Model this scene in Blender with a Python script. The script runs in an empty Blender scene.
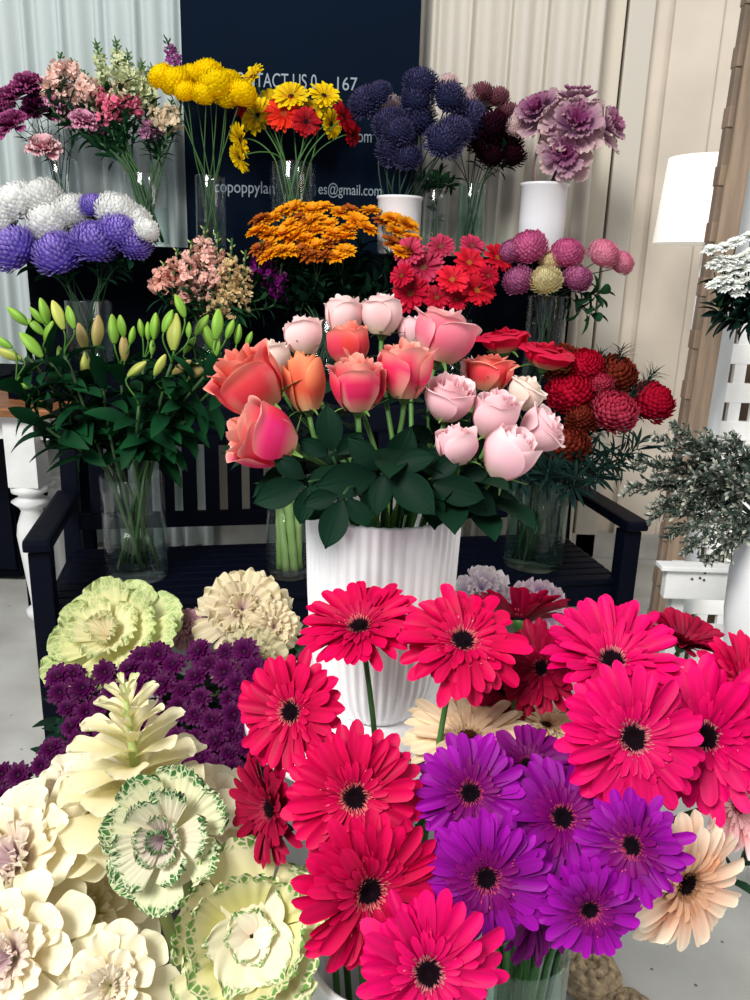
import bpy, bmesh, math, random
import numpy as np
from mathutils import Vector, Matrix

# ---------------------------------------------------------------- camera, world, lights, exposure
SC = bpy.context.scene
COL = SC.collection
F = 800.0
PITCH = math.radians(16.0)
ROLL = math.radians(1.8)
CAM = Vector((0, 0, 1.3))
FWD = Vector((0, math.cos(PITCH), -math.sin(PITCH)))
_up0 = Vector((0, math.sin(PITCH), math.cos(PITCH)))
_x0 = Vector((1, 0, 0))
RIGHT = _x0 * math.cos(ROLL) + _up0 * math.sin(ROLL)
UP = _up0 * math.cos(ROLL) - _x0 * math.sin(ROLL)
cd = bpy.data.cameras.new('camera')
cd.sensor_fit = 'VERTICAL'; cd.sensor_height = 36; cd.sensor_width = 27
cd.lens = 36 * F / 1000; cd.clip_start = 0.05
cam = bpy.data.objects.new('camera', cd); COL.objects.link(cam)
cam.matrix_world = Matrix(((RIGHT.x, UP.x, -FWD.x, CAM.x), (RIGHT.y, UP.y, -FWD.y, CAM.y), (RIGHT.z, UP.z, -FWD.z, CAM.z), (0, 0, 0, 1)))
SC.camera = cam
SC.cycles.transparent_max_bounces = 32
SC.view_settings.view_transform = 'Standard'
SC.view_settings.look = 'None'
SC.view_settings.gamma = 1
SC.view_settings.exposure = 0.0
SC.view_settings.use_curve_mapping = False
w = bpy.data.worlds.new('world'); SC.world = w; w.use_nodes = True
w.node_tree.nodes['Background'].inputs[0].default_value = (0.82, 0.9, 1.0, 1)
w.node_tree.nodes['Background'].inputs[1].default_value = 0.44
def area(name, loc, target, size, energy, color):
    l = bpy.data.lights.new(name, 'AREA'); l.shape = 'RECTANGLE'; l.size = size[0]; l.size_y = size[1]
    l.energy = energy; l.color = color
    o = bpy.data.objects.new(name, l); COL.objects.link(o); o.location = loc
    o.rotation_euler = (Vector(target) - Vector(loc)).to_track_quat('-Z', 'Y').to_euler()
    return o
area('shopfront_daylight', (-2.2, -2.2, 4.6), (0, 1.8, 0.7), (2.2, 1.8), 420, (1.0, 0.98, 0.95))
area('side_window_daylight', (3.2, 0.6, 2.4), (0.9, 2.6, 0.9), (1.6, 1.8), 52, (1.0, 0.93, 0.84))

# ---------------------------------------------------------------- helpers
def at(px, py, d):
    return CAM + d * (FWD + (px - 375) / F * RIGHT + (500 - py) / F * UP)
def ray(px, py):
    return FWD + (px - 375) / F * RIGHT + (500 - py) / F * UP
def atY(px, py, Y):
    r = ray(px, py); return CAM + r * (Y / r.y)
def atZ(px, py, z):
    r = ray(px, py); return CAM + r * ((z - CAM.z) / r.z)
def dep(p): return (p - CAM).dot(FWD)
def face(r, u, t): return (RIGHT * r + UP * u - FWD * t).normalized()
def lin(c):
    return tuple((x / 255 / 12.92) if x / 255 <= 0.04045 else ((x / 255 + 0.055) / 1.055) ** 2.4 for x in c)
def L(*c): return np.array(lin(c))
rng = random.Random(7)
def U(a, b): return rng.uniform(a, b)

def nodes_of(name):
    m = bpy.data.materials.new(name); m.use_nodes = True
    nt = m.node_tree; return m, nt, nt.nodes['Principled BSDF']
def mat(name, c, rough=0.5, metal=0.0, spec=0.5, noise=0.0, nscale=8, bump=0.0, bscale=60, c2=None, stretch=None):
    m, nt, b = nodes_of(name)
    base = (*lin(c), 1)
    b.inputs['Base Color'].default_value = base
    b.inputs['Roughness'].default_value = rough; b.inputs['Metallic'].default_value = metal
    b.inputs['Specular IOR Level'].default_value = spec
    if noise or bump:
        tc = nt.nodes.new('ShaderNodeTexCoord'); mp = nt.nodes.new('ShaderNodeMapping')
        nt.links.new(tc.outputs['Object'], mp.inputs[0])
        if stretch: mp.inputs['Scale'].default_value = stretch
    if noise:
        n = nt.nodes.new('ShaderNodeTexNoise'); n.inputs['Scale'].default_value = nscale; n.inputs['Detail'].default_value = 6
        nt.links.new(mp.outputs[0], n.inputs['Vector'])
        r = nt.nodes.new('ShaderNodeValToRGB'); r.color_ramp.elements[0].position = 0.35; r.color_ramp.elements[1].position = 0.68
        k = c2 if c2 else tuple(x * (1 - noise) for x in c)
        r.color_ramp.elements[0].color = (*lin(k), 1); r.color_ramp.elements[1].color = base
        nt.links.new(n.outputs['Fac'], r.inputs[0]); nt.links.new(r.outputs[0], b.inputs['Base Color'])
    if bump:
        n = nt.nodes.new('ShaderNodeTexNoise'); n.inputs['Scale'].default_value = bscale; n.inputs['Detail'].default_value = 4
        nt.links.new(mp.outputs[0], n.inputs['Vector'])
        bp = nt.nodes.new('ShaderNodeBump'); bp.inputs['Strength'].default_value = bump; bp.inputs['Distance'].default_value = 0.01
        nt.links.new(n.outputs['Fac'], bp.inputs['Height']); nt.links.new(bp.outputs[0], b.inputs['Normal'])
    return m
def petal_mat(name, rough=0.5, trans=0.25, var=0.1, spec=0.15):
    m, nt, b = nodes_of(name)
    a = nt.nodes.new('ShaderNodeAttribute'); a.attribute_name = 'Col'
    oi = nt.nodes.new('ShaderNodeObjectInfo')
    mr = nt.nodes.new('ShaderNodeMapRange'); mr.inputs[3].default_value = 1 - var; mr.inputs[4].default_value = 1 + var
    nt.links.new(oi.outputs['Random'], mr.inputs[0])
    hs = nt.nodes.new('ShaderNodeHueSaturation')
    nt.links.new(mr.outputs[0], hs.inputs['Value']); nt.links.new(a.outputs['Color'], hs.inputs['Color'])
    nt.links.new(hs.outputs[0], b.inputs['Base Color'])
    b.inputs['Roughness'].default_value = rough; b.inputs['Specular IOR Level'].default_value = spec
    if trans:
        t = nt.nodes.new('ShaderNodeBsdfTranslucent'); nt.links.new(hs.outputs[0], t.inputs['Color'])
        mx = nt.nodes.new('ShaderNodeMixShader'); mx.inputs[0].default_value = trans
        nt.links.new(b.outputs[0], mx.inputs[1]); nt.links.new(t.outputs[0], mx.inputs[2])
        nt.links.new(mx.outputs[0], nt.nodes['Material Output'].inputs['Surface'])
    return m
def kale_mat(name, green, amount=0.9, start=0.72, scale=9.0, vein=(235, 235, 205)):
    """petal colour with pale veins, and green cells along the leaf edge"""
    m = petal_mat(name, 0.5, 0.22, 0.05)
    nt = m.node_tree; b = nt.nodes['Principled BSDF']
    src = b.inputs['Base Color'].links[0].from_socket
    uv = nt.nodes.new('ShaderNodeUVMap'); uv.uv_map = 'UVMap'
    sep = nt.nodes.new('ShaderNodeSeparateXYZ'); nt.links.new(uv.outputs[0], sep.inputs[0])
    vo = nt.nodes.new('ShaderNodeTexVoronoi'); vo.feature = 'DISTANCE_TO_EDGE'; vo.inputs['Scale'].default_value = scale
    nt.links.new(uv.outputs[0], vo.inputs['Vector'])
    r1 = nt.nodes.new('ShaderNodeMapRange'); r1.inputs[1].default_value = 0.05; r1.inputs[2].default_value = 0.14
    nt.links.new(vo.outputs['Distance'], r1.inputs[0])
    no = nt.nodes.new('ShaderNodeTexNoise'); no.inputs['Scale'].default_value = 3.0
    nt.links.new(uv.outputs[0], no.inputs['Vector'])
    ad = nt.nodes.new('ShaderNodeMath'); ad.operation = 'MULTIPLY_ADD'; ad.inputs[1].default_value = 0.35; 
    nt.links.new(no.outputs['Fac'], ad.inputs[0]); nt.links.new(sep.outputs['Y'], ad.inputs[2])
    r2 = nt.nodes.new('ShaderNodeMapRange'); r2.inputs[1].default_value = start + 0.15; r2.inputs[2].default_value = start + 0.23
    nt.links.new(ad.outputs[0], r2.inputs[0])
    mu = nt.nodes.new('ShaderNodeMath'); mu.operation = 'MULTIPLY'; nt.links.new(r1.outputs[0], mu.inputs[0]); nt.links.new(r2.outputs[0], mu.inputs[1])
    mu2 = nt.nodes.new('ShaderNodeMath'); mu2.operation = 'MULTIPLY'; mu2.inputs[1].default_value = amount; nt.links.new(mu.outputs[0], mu2.inputs[0])
    mx = nt.nodes.new('ShaderNodeMixRGB'); nt.links.new(mu2.outputs[0], mx.inputs[0])
    nt.links.new(src, mx.inputs[1]); mx.inputs[2].default_value = (*lin(green), 1)
    nt.links.new(mx.outputs[0], b.inputs['Base Color'])
    for n in nt.nodes:
        if n.type == 'BSDF_TRANSLUCENT': nt.links.new(mx.outputs[0], n.inputs['Color'])
    return m
def glass_mat(name, tint, gloss=0.08, ior=1.45):
    m, nt, b = nodes_of(name)
    nt.nodes.remove(b)
    tr = nt.nodes.new('ShaderNodeBsdfTransparent'); tr.inputs[0].default_value = (*lin(tint), 1)
    gl = nt.nodes.new('ShaderNodeBsdfGlossy'); gl.inputs['Roughness'].default_value = gloss; gl.inputs['Color'].default_value = (1, 1, 1, 1)
    lw = nt.nodes.new('ShaderNodeLayerWeight'); lw.inputs[0].default_value = 0.5
    pw = nt.nodes.new('ShaderNodeMath'); pw.operation = 'POWER'; pw.inputs[1].default_value = 4.0; nt.links.new(lw.outputs['Facing'], pw.inputs[0])
    ma = nt.nodes.new('ShaderNodeMath'); ma.operation = 'MULTIPLY_ADD'; ma.inputs[1].default_value = 0.7 * (ior - 1) / .45; ma.inputs[2].default_value = 0.035 * (ior - 1) / .45
    nt.links.new(pw.outputs[0], ma.inputs[0])
    mx = nt.nodes.new('ShaderNodeMixShader')
    nt.links.new(ma.outputs[0], mx.inputs[0]); nt.links.new(tr.outputs[0], mx.inputs[1]); nt.links.new(gl.outputs[0], mx.inputs[2])
    nt.links.new(mx.outputs[0], nt.nodes['Material Output'].inputs['Surface'])
    return m

class MB:
    """collects patches and builds ONE mesh"""
    def __init__(s): s.v = []; s.f = []; s.c = []; s.u = []; s.n = 0
    def raw(s, v, f, c, u=None, M=None):
        v = np.asarray(v, float).reshape(-1, 3)
        if M is not None: v = v @ M[:3, :3].T + M[:3, 3]
        c = np.asarray(c, float)
        if c.ndim == 1: c = np.tile(c, (len(v), 1))
        if u is None: u = np.zeros((len(v), 2))
        s.v.append(v); s.c.append(c); s.u.append(u)
        s.f += [tuple(i + s.n for i in q) for q in f]
        s.n += len(v)
    def grid(s, P, c, u=None, M=None, wrap=False):
        a, b = P.shape[:2]
        f = []
        bb = b if wrap else b - 1
        for i in range(a - 1):
            for j in range(bb):
                k = (j + 1) % b
                f.append((i * b + j, i * b + k, (i + 1) * b + k, (i + 1) * b + j))
        s.raw(P.reshape(-1, 3), f, c if np.ndim(c) == 1 else np.asarray(c).reshape(-1, 3), None if u is None else u.reshape(-1, 2), M)
    def mesh(s, name, mats, smooth=True):
        me = bpy.data.meshes.new(name)
        if not s.v: return me
        v = np.concatenate(s.v)
        me.from_pydata(v.tolist(), [], s.f)
        c = np.concatenate(s.c); c4 = np.ones((len(v), 4)); c4[:, :3] = np.clip(c, 0, 1)
        at_ = me.color_attributes.new('Col', 'FLOAT_COLOR', 'POINT'); at_.data.foreach_set('color', c4.ravel())
        uvs = np.concatenate(s.u); uvl = me.uv_layers.new(name='UVMap')
        li = np.zeros(len(me.loops), dtype=np.int64); me.loops.foreach_get('vertex_index', li)
        uvl.data.foreach_set('uv', uvs[li].ravel())
        if smooth: me.polygons.foreach_set('use_smooth', [True] * len(me.polygons))
        for m_ in (mats if isinstance(mats, (list, tuple)) else [mats]): me.materials.append(m_)
        me.update()
        return me

def rotz(a): c, s_ = math.cos(a), math.sin(a); M = np.eye(4); M[0, 0] = c; M[0, 1] = -s_; M[1, 0] = s_; M[1, 1] = c; return M
def rotx(a): c, s_ = math.cos(a), math.sin(a); M = np.eye(4); M[1, 1] = c; M[1, 2] = -s_; M[2, 1] = s_; M[2, 2] = c; return M
def tr(x, y, z): M = np.eye(4); M[:3, 3] = (x, y, z); return M
def axis_M(n, loc=(0, 0, 0), spin=0.0, scale=1.0):
    """Z axis along n"""
    q = Vector((0, 0, 1)).rotation_difference(Vector(n))
    M = Matrix.Translation(loc) @ q.to_matrix().to_4x4() @ Matrix.Rotation(spin, 4, 'Z') @ Matrix.Scale(scale, 4)
    return M
def npm(M): return np.array(M)

def wprof(kind, t):
    if kind == 'petal': return np.clip(0.40 + 0.60 * np.sin(np.pi * np.clip(t * 0.62 + 0.1, 0, 1)), 0, 1) * np.where(t > 0.84, np.sqrt(np.clip(1 - ((t - 0.84) / 0.166) ** 2, 0.02, 1)), 1)
    if kind == 'lance': return np.sin(np.pi * np.clip(t, 0.02, 0.985)) ** 0.8
    if kind == 'fan': return (0.16 + 0.84 * np.clip(t, 0, 1) ** 0.9) * np.where(t > 0.8, np.sqrt(np.clip(1 - ((t - 0.8) / 0.215) ** 2, 0.03, 1)) * 0.5 + 0.5, 1)
    if kind == 'round': return np.sqrt(np.clip(1 - (2 * np.clip(t, 0.04, 0.975) - 1) ** 2, 0, 1)) ** 0.9
    if kind == 'needle': return 1 - 0.8 * t
    return np.ones_like(t)
def leaf(mb, M, Ln, W, el, curl, kind, nu, nv, c0, c1, r0=0.0, z0=0.0, cup=0.0, ruf=0.0, rf=5.0, rp=0.0, endcut=0.03, streak=0.0, cm=None, wav=0.0, notch=0.0):
    """a blade from radius r0 outwards (+X), rising by angle el and bending by curl"""
    t = 1 - (1 - np.linspace(0, 1, nu + 1)) ** (1.0 if kind == 'needle' else 1.45); v = np.linspace(-1, 1, nv + 1)
    a = el + curl * t
    dx = np.cos(a); dz = np.sin(a)
    X = r0 + np.concatenate([[0], np.cumsum((dx[1:] + dx[:-1]) / 2 * np.diff(t))]) * Ln
    Z = z0 + np.concatenate([[0], np.cumsum((dz[1:] + dz[:-1]) / 2 * np.diff(t))]) * Ln
    wd = wprof(kind, t) * W / 2
    T, V = np.meshgrid(t, v, indexing='ij')
    off = cup * V ** 2 * wd[:, None] + ruf * T ** 2.2 * np.sin(rf * V * (1 + 0.1 * np.cos(7 * V)) + rp) * np.abs(V) ** 0.3
    off = off + wav * np.sin(T * 7 + rp)
    cut = -endcut * Ln * (V ** 2) * T ** 3
    if notch: cut = cut - notch * Ln * np.exp(-(V / 0.3) ** 2) * T ** 8
    A = a[:, None]
    P = np.stack([X[:, None] + cut * np.cos(A) - off * np.sin(A), V * wd[:, None], Z[:, None] + cut * np.sin(A) + off * np.cos(A)], -1)
    tt = T[..., None]
    if cm is None: C = c0 * (1 - tt) + c1 * tt
    else: C = np.where(tt < 0.5, c0 * (1 - 2 * tt) + cm * 2 * tt, cm * (2 - 2 * tt) + c1 * (2 * tt - 1))
    if streak:
        C = C * (1 + streak * np.cos(V * np.pi * (nv // 2))[..., None])
    Uv = np.stack([V * (0.3 + T) * 0.6 + rp, T], -1)
    mb.grid(P, C, Uv, M)
def tube(mb, pts, rad, c, seg=6, cap=True):
    pts = [Vector(p) for p in pts]; n = len(pts)
    rr = rad if isinstance(rad, (list, tuple)) else [rad] * n
    P = np.zeros((n, seg, 3)); nrm = None
    for i in range(n):
        d = (pts[min(i + 1, n - 1)] - pts[max(i - 1, 0)]).normalized()
        if nrm is None:
            nrm = d.orthogonal().normalized()
        else:
            nrm = (nrm - d * nrm.dot(d)); nrm = nrm.normalized() if nrm.length > 1e-6 else d.orthogonal().normalized()
        bi = d.cross(nrm)
        for j in range(seg):
            a = 2 * math.pi * j / seg
            P[i, j] = pts[i] + (nrm * math.cos(a) + bi * math.sin(a)) * rr[i]
    mb.grid(P, c, None, None, wrap=True)
    if cap:
        b0 = mb.n - n * seg
        mb.f.append(tuple(b0 + j for j in range(seg))[::-1]); mb.f.append(tuple(b0 + (n - 1) * seg + j for j in range(seg)))
def bez(a, b, c, d, n=10):
    out = []
    for i in range(n + 1):
        t = i / n; s_ = 1 - t
        out.append(a * s_ ** 3 + b * 3 * s_ * s_ * t + c * 3 * s_ * t * t + d * t ** 3)
    return out
def lathe(mb, prof, seg=32, c=(1, 1, 1), M=None, flute=0, famp=0.0, fz=None):
    th = np.linspace(0, 2 * np.pi, seg, endpoint=False)
    P = np.zeros((len(prof), seg, 3))
    for i, (r, z) in enumerate(prof):
        k = famp * (fz(z) if fz else 1) if flute else 0
        R = r * (1 + k * np.cos(flute * th))
        P[i] = np.stack([R * np.cos(th), R * np.sin(th), np.full(seg, z)], -1)
    mb.grid(P, np.array(c, float), None, M, wrap=True)

def link(o, parent=None):
    COL.objects.link(o)
    if parent is not None: o.parent = parent
    return o
def part(name, me, root, world=None, label=None):
    """a part under root; mesh given in world metres, or with its own world matrix"""
    o = bpy.data.objects.new(name, me); link(o, root)
    W0 = WM.get(root.name, Matrix.Identity(4))
    M = (world if world is not None else Matrix.Identity(4))
    o.matrix_local = W0.inverted() @ M
    WM[o.name] = M
    if label: o['label'] = label
    return o
WM = {}
def thing(name, loc, label, cat, group=None):
    o = bpy.data.objects.new(name, None); COL.objects.link(o); o.empty_display_size = 0.02
    o.location = loc; o['label'] = label; o['category'] = cat
    if group: o['group'] = group
    WM[o.name] = Matrix.Translation(loc)
    return o
def solo(name, me, label, cat, loc=(0, 0, 0), group=None):
    o = bpy.data.objects.new(name, me); COL.objects.link(o); o.location = loc
    o['label'] = label; o['category'] = cat
    if group: o['group'] = group
    WM[o.name] = Matrix.Translation(loc)
    return o
def struct(name, me, loc=(0, 0, 0)):
    o = bpy.data.objects.new(name, me); COL.objects.link(o); o.location = loc; o['kind'] = 'structure'
    WM[o.name] = Matrix.Translation(loc)
    return o
def boxmesh(name, boxes, m, bevel=0.004, M=None):
    """boxes: (cx,cy,cz,sx,sy,sz) each bevelled; one mesh"""
    bm = bmesh.new()
    for (cx, cy, cz, sx, sy, sz) in boxes:
        r = bmesh.ops.create_cube(bm, size=1)
        bmesh.ops.scale(bm, vec=(sx, sy, sz), verts=r['verts']); bmesh.ops.translate(bm, vec=(cx, cy, cz), verts=r['verts'])
    if bevel: bmesh.ops.bevel(bm, geom=list(bm.edges), offset=bevel, segments=2, affect='EDGES', profile=0.7)
    if M is not None: bmesh.ops.transform(bm, matrix=M, verts=bm.verts)
    me = bpy.data.meshes.new(name); bm.to_mesh(me); bm.free(); me.materials.append(m)
    return me

ORD = ['first', 'second', 'third', 'fourth', 'fifth', 'sixth', 'seventh', 'eighth', 'ninth', 'tenth', 'eleventh', 'twelfth']
def places(pts):
    """a phrase of place for each (px, py) of a bunch: row, then order from the left"""
    n = len(pts)
    idx = sorted(range(n), key=lambda i: pts[i][1])
    rows = 1 if n <= 4 else (2 if n <= 9 else 3)
    names = {1: ['bunch'], 2: ['upper row', 'lower row'], 3: ['top row', 'middle row', 'bottom row']}[rows]
    out = [None] * n
    for r in range(rows):
        mem = idx[r * n // rows:(r + 1) * n // rows]
        mem.sort(key=lambda i: pts[i][0]); k = len(mem)
        for q, i in enumerate(mem):
            if k == 1: s_ = 'alone in the ' + names[r]
            elif q == 0: s_ = 'leftmost in the ' + names[r]
            elif q == k - 1: s_ = 'rightmost in the ' + names[r]
            else: s_ = ORD[q] + ' from left in the ' + names[r]
            out[i] = s_
    return out

# ---------------------------------------------------------------- materials
M_PETAL = petal_mat('petal_soft', 0.55, 0.14, 0.08)
M_BALL = petal_mat('petal_pompon', 0.7, 0.42, 0.06, 0.08)
M_ROSE = petal_mat('petal_rose', 0.5, 0.3, 0.04)
M_GREEN = petal_mat('green_stem', 0.45, 0.0, 0.12, 0.25)
M_LEAF = petal_mat('green_leaf', 0.55, 0.05, 0.2, 0.07)
M_CENTRE = petal_mat('flower_centre', 0.85, 0.0, 0.05, 0.1)
M_KALE = petal_mat('kale_cream', 0.5, 0.25, 0.04)
M_KGREEN = kale_mat('kale_green_frill', (40, 112, 46), 0.95, 0.80, 9.0)
M_KRIM = kale_mat('kale_green_rim', (88, 148, 50), 0.9, 0.80, 7.0)
M_KPALE = kale_mat('kale_pale_green', (120, 168, 84), 0.5, 0.74, 9.0)
M_NAVY = mat('navy_bench_paint', (2, 5, 20), 0.55, 0, 0.10, bump=0.15, bscale=40)
M_NAVY2 = mat('dark_shelf_paint', (3, 7, 18), 0.8, 0, 0.05, noise=0.3, nscale=5, stretch=(1, 1, 12))
M_WHITE = mat('white_ceramic', (238, 238, 240), 0.25, 0, 0.5)
M_WPAINT = mat('white_paint', (232, 232, 230), 0.5, 0, 0.4, noise=0.06, nscale=12)
M_GLASS = glass_mat('vase_glass', (252, 254, 254))
M_GLASSG = glass_mat('green_vase_glass', (236, 248, 243))
M_WATER = glass_mat('vase_water', (246, 251, 249), 0.02, 1.1)
M_WOOD = mat('brown_wood', (165, 105, 60), 0.5, 0, 0.4, noise=0.35, nscale=6, stretch=(1, 14, 14))
M_POST = mat('pale_timber', (150, 129, 109), 0.7, 0, 0.3, noise=0.2, nscale=5, stretch=(10, 10, 0.8), bump=0.2)
M_JUTE = mat('jute', (196, 172, 138), 0.9, 0, 0.1, noise=0.35, nscale=60, bump=0.5, bscale=160)

# ================================================================ THE SETTING
def floor_mat():
    m = mat('floor_concrete', (205, 205, 200), 0.55, 0, 0.35, noise=0.2, nscale=2.2, c2=(160, 158, 150), bump=0.1, bscale=30)
    nt = m.node_tree; b = nt.nodes['Principled BSDF']; src = b.inputs['Base Color'].links[0].from_socket
    tc = nt.nodes.new('ShaderNodeTexCoord'); vo = nt.nodes.new('ShaderNodeTexVoronoi'); vo.inputs['Scale'].default_value = 14
    nt.links.new(tc.outputs['Object'], vo.inputs['Vector'])
    mr = nt.nodes.new('ShaderNodeMapRange'); mr.inputs[1].default_value = 0.035; mr.inputs[2].default_value = 0.06
    nt.links.new(vo.outputs['Distance'], mr.inputs[0])
    mx = nt.nodes.new('ShaderNodeMixRGB'); nt.links.new(mr.outputs[0], mx.inputs[0]); mx.inputs[1].default_value = (0.12, 0.13, 0.15, 1)
    nt.links.new(src, mx.inputs[2]); nt.links.new(mx.outputs[0], b.inputs['Base Color'])
    return m
struct('floor', boxmesh('floor', [(0, 1.5, -0.05, 6.4, 4.5, 0.1)], floor_mat(), 0))
M_WALL = mat('wall_plaster', (214, 203, 188), 0.8, 0, 0.2, noise=0.08, nscale=2.5, bump=0.1, bscale=20)
struct('wall_back', boxmesh('wall_back', [(0, 3.74, 1.45, 6.4, 0.1, 3.1)], M_WALL, 0))
YW = 3.68
def xw(px, py=120, Y=YW): return atY(px, py, Y).x
x1, x2, x3 = xw(585), xw(612), xw(640)
struct('trim_1', boxmesh('trim', [((x1 + x2) / 2, YW - 0.02, 1.45, x2 - x1, 0.06, 3.0)], mat('trim_cream', (205, 197, 180), 0.6), 0.008))
struct('trim_2', boxmesh('trim', [(x2 + 0.004, YW + 0.005, 1.45, 0.012, 0.02, 3.0)], mat('trim_painted_shadow_gap', (90, 78, 62), 0.8), 0.002))  # dark strip paints in the shadow of the gap between the trims
struct('trim_3', boxmesh('trim', [((x2 + x3) / 2 + 0.01, YW - 0.01, 1.45, x3 - x2 - 0.012, 0.05, 3.0)], mat('trim_grey', (196, 190, 178), 0.6), 0.008))
struct('trim_4', boxmesh('trim', [(xw(685), YW, 1.45, 0.2, 0.03, 3.0)], M_WALL, 0.01))
struct('baseboard_back', boxmesh('baseboard', [(0.4, 3.66, 0.06, 5.0, 0.03, 0.12)], mat('baseboard_pale', (190, 188, 180), 0.6, noise=0.2, nscale=5), 0.004))

def curtain(x0, x1_, Y, col, label, seed, pitch=0.075, zt=2.75, zb=0.03):
    r = random.Random(seed); n = int((x1_ - x0) / 0.008)
    xs = np.linspace(x0, x1_, n)
    ph = np.cumsum(np.array([0.008 / (pitch * (0.75 + 0.5 * r.random())) * 2 * np.pi for _ in range(n)]) * 1.0)
    zs = np.linspace(zt, zb, 14)
    P = np.zeros((14, n, 3))
    for i, z in enumerate(zs):
        k = (zt - z) / (zt - zb)
        amp = 0.014 + 0.016 * k
        P[i, :, 0] = xs + 0.01 * np.sin(ph * 0.5 + k * 2)
        P[i, :, 1] = Y + amp * np.sin(ph) + 0.010 * np.sin(ph * 0.31 + 3 * k)
        P[i, :, 2] = z
    mb = MB(); mb.grid(P, np.array(lin(col)))
    m = petal_mat('curtain_cloth', 0.85, 0.15, 0.0, 0.1)
    me = mb.mesh('curtain', m)
    o = solo('curtain', me, label, 'curtain')
    md = o.modifiers.new('Solidify', 'SOLIDIFY'); md.thickness = 0.002
    return o
curtain(-2.4, xw(206), 3.55, (202, 212, 210), 'cool white pleated curtain beside the dark banner, behind the carnations', 3)
curtain(xw(414), xw(588), 3.55, (216, 210, 198), 'warm cream pleated curtain behind the globe flowers and purple kale', 5)

# the banner with its lettering
bx0, bx1 = atY(182, 60, 3.46).x, atY(419, 60, 3.46).x
ban = thing('banner', ((bx0 + bx1) / 2, 3.46, 0.95), 'tall midnight blue banner with pale contact lettering, hung between the curtains', 'banner')
M_BAN = mat('banner_cloth', (2, 17, 36), 0.8, 0, 0.08, noise=0.15, nscale=2)
part('cloth', boxmesh('banner_cloth', [((bx0 + bx1) / 2, 3.46, 1.95, bx1 - bx0, 0.012, 2.0)], M_BAN, 0.003), ban)
tm = mat('lettering_paint', (140, 155, 164), 0.6)
def lettering(txt, px0, px1, py, hpx, name='lettering'):
    c = bpy.data.curves.new(name, 'FONT'); c.body = txt; c.size = 1; c.extrude = 0.004; c.materials.append(tm)
    tmp = bpy.data.objects.new(name, c); COL.objects.link(tmp)
    me = bpy.data.meshes.new_from_object(tmp); bpy.data.objects.remove(tmp)
    o = bpy.data.objects.new(name, me); link(o, ban)
    a_ = np.array([v_.co[:] for v_ in me.vertices]); ext = a_.max(0) - a_.min(0); d = Vector(ext)
    p0 = atY(px0, py, 3.452); p1 = atY(px1, py, 3.452)
    wd = (p1 - p0).length; ht = hpx / F * dep(p0)
    o.scale = (wd / d.x, ht / d.y, 0.5)
    o.rotation_euler = (math.pi / 2, 0, 0)
    o.location = Vector((p0.x, 3.452, p0.z)) - Vector(ban.location)
lettering('CONTACT US 0', 226, 316, 86, 13)
lettering('167', 334, 354, 90, 12)
lettering('com', 352, 371, 142, 8)
lettering('copoppylan', 214, 274, 192, 15)
lettering('es@gmail.com', 318, 381, 194, 14)

# ================================================================ FURNITURE
# dark stepped stand along the wall
sx0, sx1 = atY(28, 250, 3.1).x, atY(574, 250, 3.1).x
ZT, ZL = 1.36, 0.93
cx, wd = (sx0 + sx1) / 2, sx1 - sx0
st = thing('display_stand', (cx, 3.0, 0), 'dark timber stepped stand behind the bench, holding two tiers of vases', 'display stand')
part('top_shelf', boxmesh('top_shelf', [(cx, 3.255, ZT - 0.0125, wd, 0.36, 0.025)], M_NAVY2, 0.003), st)
sy0, sy1 = atY(20, 330, 2.88).x, atY(582, 330, 2.88).x
part('lower_shelf', boxmesh('lower_shelf', [((sy0 + sy1) / 2, 2.93, ZL - 0.0125, sy1 - sy0, 0.30, 0.025)], M_NAVY2, 0.003), st)
part('riser_boards', boxmesh('riser', [(cx, 3.085, ZL + 0.054 + 0.107 * k, wd, 0.018, 0.1068) for k in range(4)], M_NAVY2, 0.003), st)
part('apron', boxmesh('apron', [((sy0 + sy1) / 2, 2.79, ZL - 0.08 - 0.11 * k, sy1 - sy0, 0.018, 0.106) for k in range(2)], M_NAVY2, 0.003), st)
for X in (sx0 + 0.04, sx1 - 0.04):
    for Y in (2.82, 3.4):
        zt = ZL - 0.03 if Y < 3 else ZT - 0.03
        part('leg', boxmesh('leg', [(X, Y, zt / 2, 0.05, 0.05, zt)], M_NAVY2, 0.004), st)

# navy slatted bench
AH = 0.60
Aa = atZ(40, 541, AH); Bb = atZ(630, 522, AH)
axx = (Bb - Aa); BW = axx.length; axx.normalize(); ayy = Vector((-axx.y, axx.x, 0))
BM = Matrix(((axx.x, ayy.x, 0, Aa.x), (axx.y, ayy.y, 0, Aa.y), (0, 0, 1, 0), (0, 0, 0, 1)))
bench = thing('bench', (BM @ Vector((BW / 2, 0.25, 0))), 'navy painted slatted garden bench with glass vases along its seat', 'bench')
def bb(name, boxes, bev=0.004, M=None):
    return part(name, boxmesh(name, boxes, M_NAVY, bev, BM @ (M or Matrix.Identity(4))), bench)
SH = 0.42
for k in range(9): bb('seat_slat', [(BW / 2, 0.02 + k * 0.05, SH - 0.009, BW - 0.02, 0.042, 0.018)])
bb('front_rail', [(BW / 2, 0.02, SH - 0.055, BW, 0.025, 0.07)])
for X in (0.0, BW):
    bb('leg', [(X, 0.0, AH / 2 - 0.012, 0.055, 0.055, AH - 0.024)])
    tilt = Matrix.Translation((X, 0.43, 0)) @ Matrix.Rotation(-0.08, 4, 'X')
    bb('leg', [(0, 0, 0.43, 0.05, 0.045, 0.86)], 0.004, tilt)
    bb('armrest', [(X, 0.20, AH, 0.07, 0.5, 0.032)], 0.01)
    bb('side_rail', [(X, 0.22, SH - 0.05, 0.03, 0.42, 0.06)])
TB = Matrix.Translation((0, 0.43, 0)) @ Matrix.Rotation(-0.08, 4, 'X')
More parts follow.
